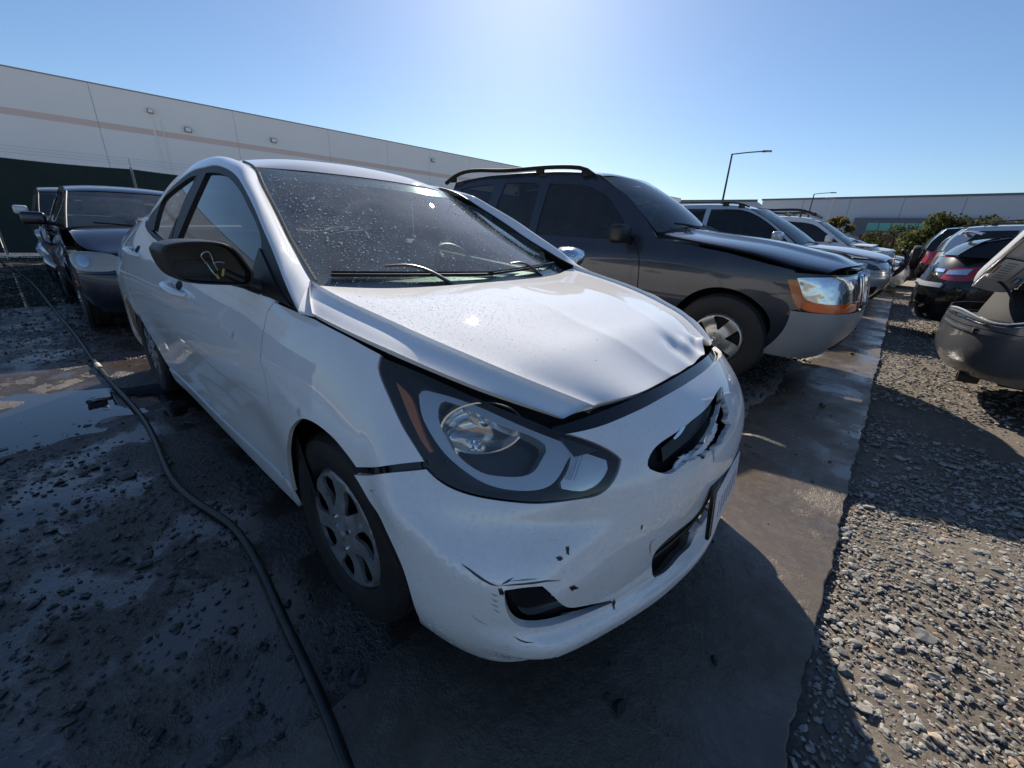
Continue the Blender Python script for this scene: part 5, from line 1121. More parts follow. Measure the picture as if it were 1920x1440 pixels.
tube('bumper_crease', J.net(np.array([(ja(.60) - .01, .60), (ja(.68), .60), (.6, .60), (.3, .605), (0, .605), (-.3, .605), (-.6, .60)])) + np.array([.02, -.012, 0]), .009, M_jeepgrey, jeep.root, 6)
# ---- white crossover beyond it
M_silverw = paint('silver_white_paint', (.62, .64, .67), .28, .25, dirt=.15, dirtcol=(.4, .4, .38))
XY = 7.50
x5 = Car(dict(name='parked_suv', loc=(0, XY, 0), label='silvery white crossover SUV with black roof rails beyond the dark off-road SUV', cat='suv', paint=M_silverw, h=.04,
    levels=[(.28, .98, -3.5, .80), (.42, 1.10, -3.6, .87), (.60, 1.20, -3.64, .915), (.75, 1.22, -3.65, .93), (.90, 1.17, -3.62, .925), (1.02, 1.04, -3.6, .905), (1.12, .8, -3.58, .87), (1.25, .5, -3.55, .83)], cf=.55, cr=.40, nf=2.3, nr=2.8,
    sill=.30, axle=.375, arches=[(.30, .43), (-2.63, .43)], track=.80,
    shoulder=[(1.4, .96), (1.0, .985), (.80, 1.015), (.5, 1.07), (.2, 1.10), (-.1, 1.115), (-.25, 1.12), (-3.7, 1.16)],
    panels=[('front_fender', .72, -.33), ('front_door', -.33, -1.45), ('rear_door', -1.45, -2.4), ('rear_quarter', -2.4, -3.2)], handles=.13,
    front=dict(x=.72, top=.80, bot=.34, upper='front_panel', utop=.975), rear=dict(x=-3.2, top=.75, bot=.36, upper='tail_panel', utop=1.15),
    gh=dict(z0=1.12, w0=.895, k=.30, xm=-1.6, barrel=.012, glass=M_darkglass, trim=M_gloss,
        outline=[[(.02, 1.105), (-.2, 1.28), (-.5, 1.49), (-.78, 1.645)], [(-.92, 1.70), (-1.3, 1.725), (-1.9, 1.72), (-2.6, 1.69), (-3.1, 1.64)], [(-3.35, 1.40), (-3.5, 1.16)], [(-2.0, 1.14), (-.3, 1.115), (.02, 1.09)]],
        wins=[[[(-.13, 1.15), (-.28, 1.29), (-.55, 1.48), (-.80, 1.60), (-.98, 1.645)], [(-1.2, 1.655), (-1.42, 1.655)], [(-1.42, 1.17), (-.13, 1.15)]],
              [[(-1.50, 1.655), (-1.9, 1.65), (-2.35, 1.625)], [(-2.42, 1.4), (-2.45, 1.19)], [(-2.0, 1.18), (-1.50, 1.17)]], [[(-2.50, 1.61), (-2.8, 1.585), (-3.0, 1.55)], [(-3.12, 1.4), (-3.20, 1.22)], [(-2.53, 1.19), (-2.50, 1.61)]]]),
    hood=dict(rows=[(.04, .80, 1.11, 1.17, .20), (.2, .815, 1.098, 1.155, .33), (.5, .82, 1.068, 1.135, .62), (.8, .79, 1.012, 1.09, .92), (.98, .70, .985, 1.04, 1.10), (1.06, .60, .97, .995, 1.17)]),
    ws=dict(pts=[((.03, 1.11), .17), ((-.35, 1.39), .15), ((-.80, 1.66), .12)], mat=M_plainglass, crown=.03), rw=dict(pts=[((-3.1, 1.63), -.05), ((-3.35, 1.40), -.05), ((-3.52, 1.16), -.05)], mat=M_darkglass),
    roof=[(-.80, 1.655, .03), (-.95, 1.70, .04), (-1.3, 1.725, .045), (-2.0, 1.72, .045), (-2.7, 1.685, .04), (-3.1, 1.64, .03)], mirror=(-.27, 1.25, .20, .14, .13),
    wheel=dict(rt=.375, rr=.24, w=.25, mat=M_alloyd, n=7, style='twist'),
    rail=dict(pts=[(-2.9, -.70, 1.68), (-2.75, -.70, 1.73), (-2.0, -.69, 1.765), (-1.2, -.69, 1.765), (-.95, -.69, 1.735), (-.83, -.70, 1.69)], r=.018, mat=M_black),
    bits=[('headlamp', [[(.86, .935), (1.0, .965), (.98, .96), (.74, .90)], [(.70, .85), (.80, .845), (.95, .86)]], M_lampdark, .004, .01, True),
          ('kidney_grille', [[(.05, .965), (.22, .96), (.27, .88), (.22, .80), (.05, .79)]], M_chrome, .012, .02, True), ('kidney_slats', [[(.075, .94), (.21, .935), (.245, .88), (.205, .82), (.075, .81)]], M_liner, .016, .002, True),
          ('fog_inlet', [[(.86, .53), (.80, .60), (.66, .62)], [(.60, .52), (.70, .44)]], M_liner, .004, .002, True), ('lower_inlet', [[(.5, .56), (-.5, .56)], [(-.55, .40), (.55, .40)]], M_liner, .004, .002, False)]))
X = x5
X.cut('side_marker', crv([[(X.ax(.80), .74), (X.ax(.84), .735)], [(X.ax(.86), .60), (X.ax(.815), .60)]]), (), M_amber, h=.03, off=.004, lip=.006)
# ---- white boxy SUV with a roof rack
M_whiteo = paint('plain_white_paint', (.74, .75, .76), .32, dirt=.15)
def suv(name, loc, label, paint_, rz=0.0, L=4.55, W=.92, H=1.75, hoodz=1.10, belt=1.10, cowl=-.25, nose=1.15, group=None, glass=None, tailbits=True, rails=True, cat='suv', spare=False, lamp=None, mirror_mat=None, wheelz=.365, raked=.0, extra=(), h=.06):
    xr = nose - L; wb = L - 1.78; fx = nose - .86; rx = fx - wb; g = glass or M_darkglass
    S = dict(name=name, loc=loc, rz=rz, label=label, cat=cat, paint=paint_, h=h, group=group,
        levels=[(.28, nose - .18, xr + .16, W - .11), (.42, nose - .06, xr + .05, W - .05), (.60, nose, xr, W - .015), (.78, nose - .01, xr, W), (.92, nose - .06, xr + .03, W - .005), (hoodz - .02, nose - .14, xr + .05, W - .03), (hoodz + .12, nose - .4, xr + .08, W - .07)], cf=.42, cr=.32, nf=2.7, nr=3.0,
        sill=.31, axle=wheelz, arches=[(fx, wheelz + .055), (rx, wheelz + .055)], track=W - .12,
        shoulder=[(nose + .2, hoodz - .13), (nose - .2, hoodz - .10), (nose - .55, hoodz - .05), (cowl + .1, hoodz), (cowl - .1, belt + .01), (xr - .1, belt + .04)],
        panels=[('front_fender', nose - .42, cowl - .22), ('front_door', cowl - .22, cowl - 1.32), ('rear_door', cowl - 1.32, cowl - 2.2), ('rear_quarter', cowl - 2.2, xr + .36)],
        front=dict(x=nose - .42, top=.72, bot=.34, upper='front_panel', utop=hoodz - .11), rear=dict(x=xr + .36, top=.68, bot=.36, upper='tailgate', utop=belt + .035),
        gh=dict(z0=belt, w0=W - .045, k=.24, xm=cowl - 1.5, barrel=.008, glass=g,
            outline=[[(cowl, hoodz), (cowl - .62 - raked, H - .12)], [(cowl - .75 - raked, H - .04), (cowl - 1.4, H), (xr + .9, H - .02), (xr + .35 + raked, H - .07)], [(xr + .12, belt + .30), (xr + .05, belt + .04)], [(cowl - 1.0, belt), (cowl, belt - .02)]],
            wins=[[[(cowl - .16, belt + .05), (cowl - .66 - raked, H - .17)], [(cowl - .85 - raked, H - .12), (cowl - 1.28, H - .09)], [(cowl - 1.30, belt + .05), (cowl - .16, belt + .05)]],
                  [[(cowl - 1.38, H - .09), (cowl - 2.14, H - .095)], [(cowl - 2.18, belt + .06), (cowl - 1.38, belt + .05)]], [[(cowl - 2.26, H - .10), (xr + .52 + raked, H - .13)], [(xr + .34, belt + .22), (xr + .30, belt + .09)], [(cowl - 2.30, belt + .08), (cowl - 2.26, H - .10)]]]),
        hood=dict(rows=[(cowl + .02, W - .10, hoodz, hoodz + .06, cowl + .16), (cowl + .4, W - .09, hoodz - .02, hoodz + .045, cowl + .5), (nose - .55, W - .10, hoodz - .055, hoodz + .015, nose - .48), (nose - .30, W - .17, hoodz - .09, hoodz - .03, nose - .18), (nose - .22, W - .24, hoodz - .105, hoodz - .08, nose - .08)]),
        ws=dict(pts=[((cowl - .01, hoodz + .01), .15), ((cowl - .33 - raked / 2, (hoodz + H) / 2 - .05), .13), ((cowl - .64 - raked, H - .11), .10)], mat=M_plainglass, crown=.03), rw=dict(pts=[((xr + .34 + raked, H - .08), -.04), ((xr + .18, belt + .33), -.04), ((xr + .06, belt + .05), -.04)], mat=g),
        roof=[(cowl - .64 - raked, H - .10, .03), (cowl - .80 - raked, H - .04, .04), (cowl - 1.4, H, .045), (xr + .9, H - .02, .045), (xr + .34 + raked, H - .07, .03)], mirror=(cowl - .34, belt + .12, .19, .15, .12), mirror_mat=mirror_mat or paint_,
        wheel=dict(rt=wheelz, rr=.225, w=.24, mat=M_alloy, n=5, style='five'),
        bits=[('headlamp', [[(W * .62, hoodz - .15), (W * 1.02, hoodz - .17)], [(W * 1.04, hoodz - .31), (W * .60, hoodz - .32)]], M_lampclear, .006, .015, True),
              ('grille', [[(W * .55, hoodz - .15), (-W * .55, hoodz - .15)], [(-W * .52, hoodz - .33), (W * .52, hoodz - .33)]], M_gloss, .006, .01, False), ('lower_inlet', [[(.5, .56), (-.5, .56)], [(-.5, .42), (.5, .42)]], M_liner, .004, .002, False)] + list(extra))
    if rails: S['rail'] = dict(pts=[(xr + .55, -(W - .20), H - .03), (xr + .70, -(W - .20), H + .035), (cowl - 1.5, -(W - .21), H + .06), (cowl - 1.0, -(W - .21), H + .045), (cowl - .82, -(W - .20), H - .01)], r=.018, mat=M_black)
    c = Car(S); e = c.net.a[-1]
    if tailbits:
        for m in (False, True):
            c.cut('tail_lamp', crv([[(e - W * 1.12, belt + .02), (e - W * .80, belt + .02)], [(e - W * .78, belt - .30), (e - W * 1.08, belt - .34)]]), (), lamp or M_red, h=.05, off=.008, lip=.02, mirror=m)
        c.cut('licence_plate', crv([[(e - .17, .86), (e - .001, .86)], [(e - .001, .74), (e - .17, .74)]]), (), mat('plate_white', (.7, .7, .7)), h=.05, off=.008, lip=.008)
    if spare: lathe('spare_wheel', [(.02, .20), (.20, .20), (.22, .17), (.34, .17), (.36, .10), (.35, 0)], M_rubber, c.root, 32, loc=(xr - .0, 0, .92), axis='x').rotation_euler = (0, 0, math.pi)
    return c
xt = suv('parked_suv', (0, 11.2, 0), 'boxy white SUV with a black basket roof rack, third in the facing row', M_whiteo, L=4.5, nose=1.32, cowl=.42, hoodz=1.17, belt=1.17, H=1.73, W=.92, rails=False)
rk = empty('roof_rack', (0, 0, 0)); rk.parent = xt.root
for y in (-.62, .62):
    tube('rack_rail', [(-.30, y, 1.77), (-.55, y, 1.86), (-1.2, y, 1.875), (-2.3, y, 1.865), (-2.5, y, 1.76)], .03, M_black, rk, 6)
    for x in (-.6, -1.4, -2.2): tube('rack_post', [(x, y, 1.70), (x, y, 1.87)], .02, M_black, rk, 6, sub=1)
for x in (-.5, -.9, -1.3, -1.7, -2.1): tube('rack_bar', [(x, -.62, 1.83), (x, .62, 1.83)], .018, M_black, rk, 6, sub=1)
tube('rack_front', [(-.34, -.62, 1.79), (-.34, .62, 1.79)], .04, M_black, rk, 6, sub=1)
bg_ = xt; bxo('bull_bar', (1.40, 0, .84), (.07, 1.15, .09), M_black, xt.root, bev=.03)
for y in (-.45, .45): tube('bull_bar_hoop', [(1.30, y, .60), (1.42, y, .75), (1.44, y, 1.0), (1.34, y, 1.12)], .03, M_black, xt.root, 8)
tube('bull_bar_top', [(1.35, -.45, 1.12), (1.36, .45, 1.12)], .03, M_black, xt.root, 8, sub=1)

# ---- saloons
def saloon(name, loc, label, paint_, rz=0.0, nose=.9, L=4.5, W=.88, H=1.45, hoodz=.92, belt=.95, cowl=-.35, rear_hatch=False, tail=None, glass=None, cat='car', group=None, wheelm=None, extra=(), h=.05, nobits=False, wsmat=None, cr=.42, rtop=None):
    xr = nose - L; fx = nose - .90; rx = xr + 1.0; g = glass or M_plainglass; dk = belt + .08; bx = xr + (.95 if not rear_hatch else .35)
    S = dict(name=name, loc=loc, rz=rz, label=label, cat=cat, paint=paint_, h=h, group=group,
        levels=[(.20, nose - .12, xr + .12, W - .11), (.32, nose - .03, xr + .03, W - .05), (.48, nose, xr, W - .012), (.62, nose - .02, xr + .01, W), (.75, nose - .10, xr + .03, W - .005), (.86, nose - .24, xr + .06, W - .025), (.97, nose - .45, xr + .09, W - .07), (1.08, nose - .7, xr + .13, W - .14)], cf=.52, cr=cr, nf=2.3, nr=2.5,
        sill=.20, axle=.31, arches=[(fx, .36), (rx, .36)], track=W - .12,
        shoulder=[(nose + .2, .70), (nose - .25, .76), (nose - .55, .83), (cowl + .1, hoodz - .01), (cowl - .15, belt), (cowl - 1.6, belt + .06), (xr + .6, belt + .09), (xr - .1, belt + .06)],
        panels=[('front_fender', nose - .50, cowl - .18), ('front_door', cowl - .18, cowl - 1.25), ('rear_door', cowl - 1.25, cowl - 2.05), ('rear_quarter', cowl - 2.05, xr + .42)], handles=.09,
        front=dict(x=nose - .50, top=.60, bot=.22, upper='front_panel', utop=.78), rear=dict(x=xr + .42, top=.62, bot=.26, upper='tail_panel', utop=rtop or belt + .05),
        gh=dict(z0=belt, w0=W - .06, k=.38, xm=cowl - 1.3, barrel=.015, glass=g,
            outline=[[(cowl + .05, hoodz), (cowl - .30, 1.14), (cowl - .70, H - .10)], [(cowl - .85, H - .05), (cowl - 1.3, H - .015), (cowl - 1.9, H - .03), (bx + .45, H - .13)], [(bx + .05, belt + .22), (bx - .25 if not rear_hatch else bx - .12, belt + .07)], [(cowl - 1.6, belt + .04), (cowl - .2, belt - .01)]],
            wins=[[[(cowl - .20, belt + .04), (cowl - .48, 1.18), (cowl - .74, H - .15)], [(cowl - .90, H - .10), (cowl - 1.20, H - .075)], [(cowl - 1.22, belt + .07), (cowl - .20, belt + .04)]], [[(cowl - 1.30, H - .075), (cowl - 1.7, H - .085), (bx + .62, H - .15)], [(bx + .38, belt + .24), (bx + .30, belt + .13)], [(cowl - 1.32, belt + .08), (cowl - 1.30, H - .075)]]]),
        hood=dict(rows=[(cowl + .06, W - .12, hoodz, hoodz + .05, cowl + .22), (cowl + .4, W - .11, hoodz - .035, hoodz + .02, cowl + .52), (nose - .55, W - .14, .825, .875, nose - .42), (nose - .36, W - .24, .785, .81, nose - .22), (nose - .28, W - .32, .765, .77, nose - .14)]),
        ws=dict(pts=[((cowl + .04, hoodz + .01), .16), ((cowl - .30, 1.16), .14), ((cowl - .72, H - .09), .10)], mat=wsmat or M_plainglass, crown=.02),
        rw=dict(pts=[((bx + .45, H - .13), -.06), ((bx + .10, belt + .26), -.08), ((bx - .25 if not rear_hatch else bx - .10, belt + .08), -.08)], mat=glass or M_plainglass),
        roof=[(cowl - .72, H - .085, .03), (cowl - .86, H - .05, .04), (cowl - 1.3, H - .015, .045), (cowl - 1.9, H - .03, .045), (bx + .45, H - .125, .03)], mirror=(cowl - .32, belt + .09, .19, .13, .11),
        wheel=dict(rt=.31, rr=.20, w=.20, mat=wheelm or M_alloy, n=5, style='five'), bits=([] if nobits else [('headlamp', [[(W * .55, .73), (W * 1.10, .80), (W * 1.22, .80)], [(W * 1.15, .66), (W * .60, .63)]], M_lampclear, .006, .012, True), ('grille', [[(.30, .72), (-.30, .72)], [(-.24, .60), (.24, .60)]], M_gloss, .006, .01, False), ('lower_inlet', [[(.5, .46), (-.5, .46)], [(-.45, .32), (.45, .32)]], M_liner, .004, .002, False)]) + list(extra))
    if not rear_hatch: S['deck'] = [(bx - .24, W - .18, dk - .01, dk + .02), (xr + .35, W - .19, dk - .02, dk + .01), (xr + .14, W - .22, dk - .04, dk - .015), (xr + .08, W - .20, dk - .11, dk - .10)]
    c = Car(S); e = c.net.a[-1]
    if tail != 'none':
        for m in (False, True):
            c.cut('tail_lamp', crv([[(e - W * 1.28, belt + .01), (e - W * .75, belt - .01)], [(e - W * .78, belt - .17), (e - W * 1.18, belt - .16)]]), (), M_red, h=.05, off=.006, lip=.02, mirror=m)
        c.cut('licence_plate', crv([[(e - .16, .80), (e - .001, .80)], [(e - .001, .68), (e - .16, .68)]]), (), mat('plate_white', (.7, .7, .7)), h=.05, off=.006, lip=.006)
    return c
# ---- dark blue saloon behind the white one
M_navy = paint('navy_paint', (.010, .014, .034), .28, .3, dirt=.30, dirtcol=(.07, .07, .075))
M_hazy = mat('hazy_lamp', (.36, .36, .33), .25, .15, coat=.8)
t, N_, L_, b_ = nodes(M_hazy); L_.new(bumpn(t, noise(t, 18, 2, .4, ocoord(t), .5), .5, .02), b_.inputs['Normal'])
vw = saloon('navy_sedan', (0, -.08, 0), 'dark navy sedan with hazy headlamps parked behind the white sedan', M_navy, nose=-4.35, L=4.5, W=.87, H=1.46, hoodz=.97, belt=.98, cowl=-5.62, nobits=True,
    extra=[('headlamp', [[(.53, .71), (.56, .765), (.72, .795), (.88, .795), (.97, .76), (.98, .70), (.92, .645), (.74, .628), (.58, .65), (.53, .71)]], M_hazy, .008, .015, True), ('grille', [[(.42, .76), (-.42, .76)], [(-.34, .56), (.34, .56)]], M_gloss, .006, .01, False), ('bumper_strip', [[(.95, .485), (0, .49), (-.95, .485)], [(-.95, .465), (0, .47), (.95, .465)]], M_satin, .012, .01, False), ('lower_inlet', [[(.6, .42), (-.6, .42)], [(-.55, .30), (.55, .30)]], M_liner, .004, .002, False)])
vw.cut('side_marker', crv([[(vw.ax(-4.86), .525), (vw.ax(-4.76), .520)], [(vw.ax(-4.76), .475), (vw.ax(-4.86), .48)]]), (), M_amberd, h=.03, off=.006, lip=.006)
for m in (False, True):
    for a, r in ((.645, .048), (.83, .062)):
        T = np.linspace(0, 2 * np.pi, 20, endpoint=False); vw.cut('lamp_reflector', np.stack([a + r * np.cos(T), .715 + r * .85 * np.sin(T)], -1), (), M_lampclear, h=.03, off=.012, lip=.006, mirror=m)
# its crushed rear door stands out from the side
V = []; F = []
for i in range(9):
    for j in range(7):
        x = -6.55 - .11 * i; z = .45 + .085 * j; k = math.sin(math.pi * i / 8) * math.sin(math.pi * (j + .5) / 7)
        V.append((x, -.875 - .10 * k - .045 * math.sin(5.1 * i + 2.3 * j) * k, z + .02 * math.sin(3 * i)))
for i in range(8):
    for j in range(6): F.append((i * 7 + j, i * 7 + j + 1, (i + 1) * 7 + j + 1, (i + 1) * 7 + j))
mesh('crushed_door_skin', V, F, M_navy, vw.root, smooth=False)
for k in range(3): tube('bare_metal_fold', [(-6.45 - .06 * k, -.90 - .02 * k, .52 + .14 * k), (-6.55, -.955, .60 + .14 * k), (-6.62 - .04 * k, -.93, .68 + .12 * k)], [.02, .035, .012], M_satin, vw.root, 5)
# ---- grey SUV further back
M_greyp = paint('grey_paint', (.16, .165, .17), .3, .4, dirt=.25)
suv('grey_suv', (0, -.02, 0), 'grey SUV with white mirror caps behind the navy sedan, near the fence', M_greyp, nose=-9.3, L=4.5, cowl=-10.65, hoodz=1.02, belt=1.03, H=1.58, W=.90, rails=False, h=.08, mirror_mat=M_whiteo)
# ---- far end of the facing row
saloon('pale_sedan', (0, 14.6, 0), 'pale silver sedan beyond the boxy white SUV', M_silverw, nose=1.75, L=4.5, cowl=.52, H=1.52, hoodz=1.02, belt=1.03, h=.08)
M_beige = paint('beige_paint', (.36, .35, .30), .3, .3, dirt=.2)
saloon('beige_sedan', (0, 17.6, 0), 'beige car at the far end of the facing row', M_beige, nose=2.2, L=4.4, cowl=.95, h=.08)
# ---- row with its tails to the aisle
M_gun = paint('gunmetal_paint', (.115, .122, .135), .32, .4, dirt=.28, dirtcol=(.15, .155, .165))
M_blk = paint('black_car_paint', (.006, .006, .007), .22, .2, dirt=.18, dirtcol=(.08, .075, .07))
G_ = saloon('grey_hatchback', (5.06, 3.92, 0), 'gunmetal hatchback with its tail lid hanging open at the right edge', M_gun, nose=.9, L=4.4, W=.90, H=1.46, hoodz=.93, belt=.94, rear_hatch=True, tail='none', glass=M_darkglass, h=.03, cr=.55, rtop=.70)
eA = G_.net.a[-1]
G_.cut('boot_opening', crv([[(eA - .98, .90), (eA - 1.02, .80), (eA - .92, .70)], [(eA - .5, .665), (eA - .001, .66)], [(eA - .001, .95), (eA - .6, .96)]]), (), M_liner, h=.04, off=-.16, lip=0)
bxo('boot_floor', (-3.05, 0, .60), (.70, 1.30, .04), M_liner, G_.root); bxo('boot_lining', (-2.72, 0, .82), (.04, 1.30, .40), M_liner, G_.root)
for k, (m_, off, w) in enumerate(((M_chrome, .010, .006), (M_rubber, .018, .010), (M_satin, .008, .007))):
    q = G_.net(np.array([(eA - 1.06 + .035 * k, .93), (eA - 1.06 + .035 * k, .82), (eA - .96 + .03 * k, .71 - .0 * k), (eA - .5, .672 + .02 * k), (eA - .05, .665 + .02 * k)])) + np.array([-.006 - .004 * k, -.006, 0])
    tube('boot_seal', q, w, m_, G_.root, 6)
G_.cut('bumper_step', crv([[(eA - 1.1, .62), (eA - .6, .60), (eA - .001, .60)], [(eA - .001, .585), (eA - .6, .585), (eA - 1.1, .60)]]), (), M_gun, h=.05, off=.012, lip=.01)
lathe('exhaust_tip', [(.034, .02), (.040, .02), (.042, -.10), (.03, -.10), (.03, .018)], M_steel, G_.root, 20, loc=(-3.26, -.52, .225), axis='x')
M_lid = paint('silver_lid_paint', (.72, .74, .77), .25, .0, dirt=.12)
O3 = np.array([1.60, 3.60, .885]) - np.array([5.06, 3.92, 0]); e1 = np.array([.055, -.60, .31]); e1 /= np.linalg.norm(e1); e2 = np.array([.157, 0, -.028]); e2 -= (e2 @ e1) * e1; e2 /= np.linalg.norm(e2); e3 = np.cross(e1, e2); e3 = e3 if e3[0] < 0 else -e3
lid = empty('tail_lid', (0, 0, 0)); lid.parent = G_.root
def onlid(a, b, c=0.0): return O3 + e1 * a + e2 * b + e3 * c
LR = []
for b, c in ((-.035, -.07), (-.032, -.03), (-.022, -.006), (0, 0), (.10, .004), (.17, -.004), (.20, -.022), (.205, -.05)):
    LR.append([onlid(a + .05 * abs(b - .06) * (a < .05), b + (.04 * (1 - a / .12) if a < .12 and b < 0 else 0), c + .012 * math.sin(math.pi * a / 1.35) - (.03 if a == 0 else 0)) for a in (0, .02, .10, .35, .68, 1.0, 1.25, 1.33, 1.35)])
patch('lid_skin', LR, M_lid, lid, nu=5, nv=5)
MX = Matrix((e1, e2, e3)).transposed().to_4x4()
def onto(o_, a, b, c): m_ = MX.copy(); m_.translation = Vector(onlid(a, b, c)); o_.matrix_local = m_; return o_
pl_ = onto(bxo('licence_plate', (0, 0, 0), (.31, .125, .008), M_gloss, lid, bev=.003), .40, .055, .022)
bxo('plate_face', (0, 0, .005), (.298, .112, .003), mat('plate_white', (.7, .7, .7)), pl_, bev=.001)
for k in range(7): bxo('plate_character', (-.108 + .036 * k, -.004, .0072), (.018, .050, .0012), mat('plate_print', (.34, .37, .46), .45), pl_)
bxo('plate_caption', (0, -.046, .0072), (.12, .010, .0012), mat('plate_red', (.45, .12, .13), .5), pl_)
bd = onto(bxo('blue_badge', (0, 0, 0), (.085, .035, .006), mat('badge_blue', (.03, .20, .55), .3, coat=.5), lid, bev=.002), .27, .155, .016)
bxo('badge_text', (0, 0, .0035), (.060, .012, .0012), mat('plate_white', (.7, .7, .7)), bd)
onto(bxo('lid_trim', (0, 0, 0), (.70, .022, .014), M_chrome, lid, bev=.004), .66, -.018, .008)
tube('lid_strut', [onlid(.16, .02, -.05), tuple(onlid(.16, .02, -.05) * .4 + np.array([-3.25, -.60, .86]) * .6), (-3.25, -.62, .80)], .009, M_black, lid, 6)
# black hatchback
M_redd = mat('red_lamp_dark', (.30, .008, .014), .10, coat=1.0)
H_ = saloon('black_hatchback', (5.2, 7.35, 0), 'black hatchback with big red and clear tail lamps in the aisle-side row', M_blk, nose=.9, L=4.6, W=.92, H=1.48, hoodz=.95, belt=1.02, rear_hatch=True, tail='none', glass=M_darkglass, h=.04, cr=.6)
e2 = H_.net.a[-1]
for m in (False, True):
    H_.cut('tail_lamp', crv([[(e2 - 1.50, 1.0), (e2 - 1.10, .985), (e2 - .72, .92)], [(e2 - .70, .80), (e2 - .95, .79), (e2 - 1.25, .88)]]), (), M_red, h=.04, off=.008, lip=.02, mirror=m)
    H_.cut('reversing_lamp', crv([[(e2 - .98, .945), (e2 - .74, .905)], [(e2 - .73, .855), (e2 - .96, .87)]]), (), M_lampclear, h=.04, off=.014, lip=.006, mirror=m)
H_.cut('chrome_garnish', crv([[(e2 - .68, .92), (e2 - .001, .925)], [(e2 - .001, .89), (e2 - .68, .88)]]), (), M_chrome, h=.05, off=.01, lip=.01)
H_.cut('bumper_top', crv([[(e2 - .80, .745), (e2 - .001, .745)], [(e2 - .001, .68), (e2 - .80, .69)]]), (), M_satin, h=.05, off=.03, lip=.03)
tube('spoiler', [(-3.28, -.62, 1.36), (-3.36, -.3, 1.395), (-3.38, 0, 1.40), (-3.36, .3, 1.395), (-3.28, .62, 1.36)], .03, M_blk, H_.root, 8, flat=.5); bxo('brake_lamp', (-3.40, 0, 1.385), (.03, .3, .02), M_red, H_.root)
# others behind it
B_ = saloon('black_sedan', (5.9, 10.6, 0), 'black sedan with red tail lamps just beyond the black hatchback', M_blk, nose=.9, L=4.7, W=.90, H=1.44, h=.07)
suv('silver_suv', (5.6, 13.4, 0), 'silver SUV with dark rear glass in the aisle-side row', M_silverw, nose=1.0, L=4.6, H=1.72, h=.08, rails=True)
suv('black_suv', (5.4, 16.8, 0), 'black SUV with a spare wheel on its tailgate, far down the aisle', M_blk, nose=1.0, L=4.5, H=1.80, h=.09, spare=True)
suv('far_silver_suv', (5.6, 22.5, 0), 'small silver SUV at the far end of the aisle', M_silverw, nose=1.0, L=4.4, H=1.70, h=.10)
saloon('dark_red_sedan', (5.6, 20.0, 0), 'dark car with red tail lamps left of the far silver SUV', M_blk, nose=1.0, L=4.5, h=.10)
# ---------------------------------------------------------------- hose
HP = [(-14.3, -1.58), (-9.6, -1.22), (-6.15, -1.11), (-4.51, -1.06), (-3.43, -1.04), (-2.63, -1.005), (-2.05, -.985), (-1.54, -1.005), (-1.15, -1.02), (-.87, -.985), (-.67, -.945), (-.46, -.94), (-.265, -.955), (-.085, -.975), (.09, -.99), (.25, -1.008), (.386, -1.027), (.62, -1.06), (1.1, -1.2)]
M_hose = mat('black_hose', (.014, .018, .017), .38); t, N_, L_, b_ = nodes(M_hose); v_ = ocoord(t)
L_.new(rampn(t, noise(t, 12, 5, .6, v_), [(.4, (.012, .016, .015)), (.8, (.045, .042, .038))]), b_.inputs['Base Color'])
hz = [float(mudh(np.array([x]), np.array([y]))[0]) for x, y in HP]
hose = empty('garden_hose', (0, 0, 0), 0, 'long black rubber hose snaking over the wet mud beside the white sedan', 'hose')
tube('hose_pipe', [(x, y, max(z, -.01) + .016) for (x, y), z in zip(HP, hz)], .0135, M_hose, hose, 12, sub=10)
M_join = mat('hose_joint', (.42, .40, .34), .5)
tube('hose_joint', [(-3.50, -1.043, .018), (-3.43, -1.041, .019), (-3.36, -1.038, .018)], .019, M_join, hose, 12, sub=2)
# ---------------------------------------------------------------- water drops on glass and hood
def drops(name, f, uv, rad, parent, label, flat=.55, seed=1):
    g = np.random.default_rng(seed); V0, F0 = ico(1); P = f(uv); N = surf_normals(f, uv); s = np.sign(N[:, 2]); N *= s[:, None]; n = len(P); k = len(V0)
    u = np.cross(N, [0, 1, 0]); u /= np.linalg.norm(u, axis=1)[:, None]; w = np.cross(N, u); el = g.uniform(.8, 1.3, n)
    V = P[:, None] + rad[:, None, None] * (V0[None, :, :1] * (u * el[:, None])[:, None] + V0[None, :, 1:2] * w[:, None] + V0[None, :, 2:] * flat * N[:, None])
    F = (F0[None] + (np.arange(n) * k)[:, None, None]).reshape(-1, 3); o = npmesh(name, V.reshape(-1, 3), F, M_drop, True, parent); o['kind'] = 'stuff'; return o
g = np.random.default_rng(21)
n = 11000; uv = np.stack([g.uniform(-.64, .64, n), g.uniform(.96, 1.345, n)], -1)
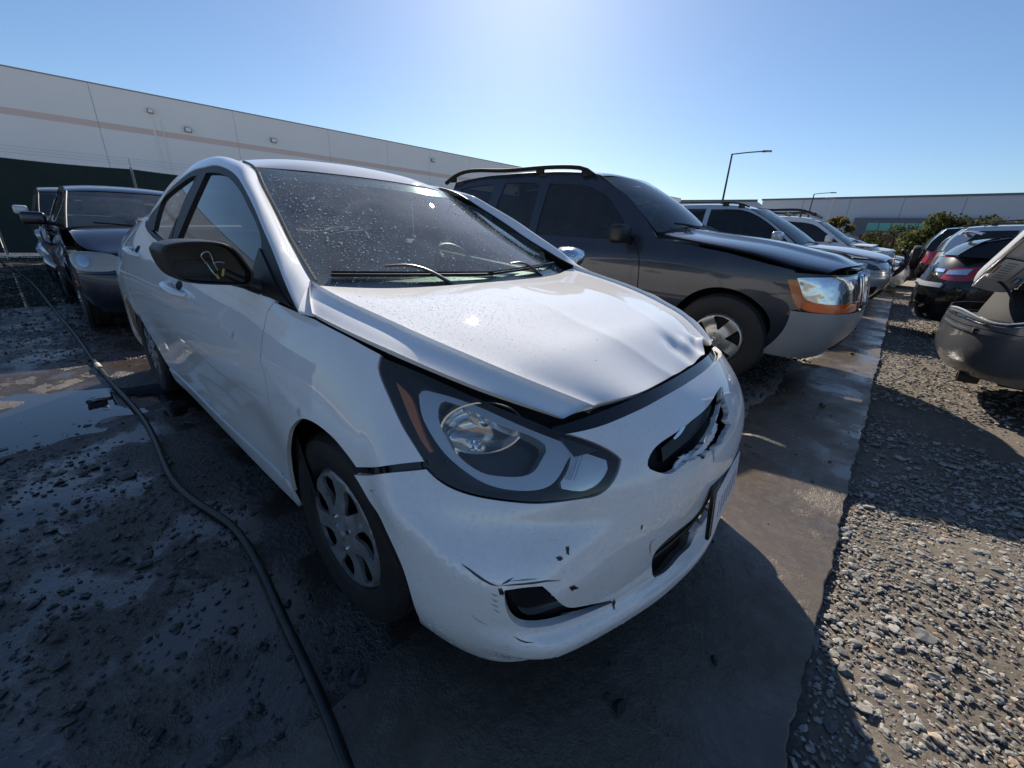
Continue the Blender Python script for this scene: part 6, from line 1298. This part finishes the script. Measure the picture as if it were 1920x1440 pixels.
wv = .36 + .55 * np.exp(-((uv[:, 0] + .42) / .16) ** 2) * np.exp(-((uv[:, 1] - 1.14) / .16) ** 2) + .35 * np.exp(-((uv[:, 0] - .30) / .2) ** 2) * np.exp(-((uv[:, 1] - 1.25) / .1) ** 2)
k = (g.uniform(0, 1, n) < wv) & (np.abs(uv[:, 0]) < .665 - .33 * (uv[:, 1] - .985)); uv = uv[k]
drops('water_drops', lambda q: WSCR(q), uv, g.gamma(1.4, .0007, len(uv)) + .0006, wscreen, None, seed=2)
HT = np.array(top); hx = Spline(np.arange(7.), HT)
def hood_pt(q):        # (row, col) -> point on the hood
    A = Spline(np.arange(7.), HT)(q[:, 0]); Mz = nspl(np.arange(9.)); out = np.zeros((len(q), 3)); kk = np.arange(9.)
    D = np.einsum('ij,njk->nik', Mz, A); i = np.clip(q[:, 1].astype(int), 0, 7); a = i + 1 - q[:, 1]; b = q[:, 1] - i; r = np.arange(len(q))
    out = a[:, None] * A[r, i] + b[:, None] * A[r, i + 1] + ((a ** 3 - a) / 6)[:, None] * D[r, i] + ((b ** 3 - b) / 6)[:, None] * D[r, i + 1]
    return hood_bump(out[None])[0]
n = 60000; uv = np.stack([g.uniform(.1, 5.2, n), g.uniform(.3, 7.6, n)], -1); P_ = hood_pt(uv)
dens = .85 * np.exp(-((P_[:, 0] - .06) / .20) ** 2) * np.exp(-((P_[:, 1] + .42) / .24) ** 2) + .012
uv = uv[g.uniform(0, 1, n) < dens]
drops('water_beads', hood_pt, uv, g.gamma(1.5, .00022, len(uv)) + .0005, hood, None, .4, seed=3)
n = 900; uv = np.stack([g.uniform(-1.35, -.5, n), g.uniform(1.0, 1.33, n)], -1); dd = doors[False][0]
def gl(q): return GLASS(q) + np.array([0, .009, 0])
k = inside(uv, g_front); uv = uv[k]; 
gd_ = [c for c in dd.children if c.name.startswith('door_glass')][0]

nb = 2600; uv = np.stack([g.uniform(.30, 1.02, nb), g.uniform(.22, .74, nb)], -1); k = inside(uv, full) & ~inside(uv, foghole) & ~inside(uv, lowgrille) & ~inside(uv, crv(tear))
drops('rain_specks', BODY, uv[k], g.gamma(1.5, .0004, k.sum()) + .0004, sedan, None, .35, seed=6)
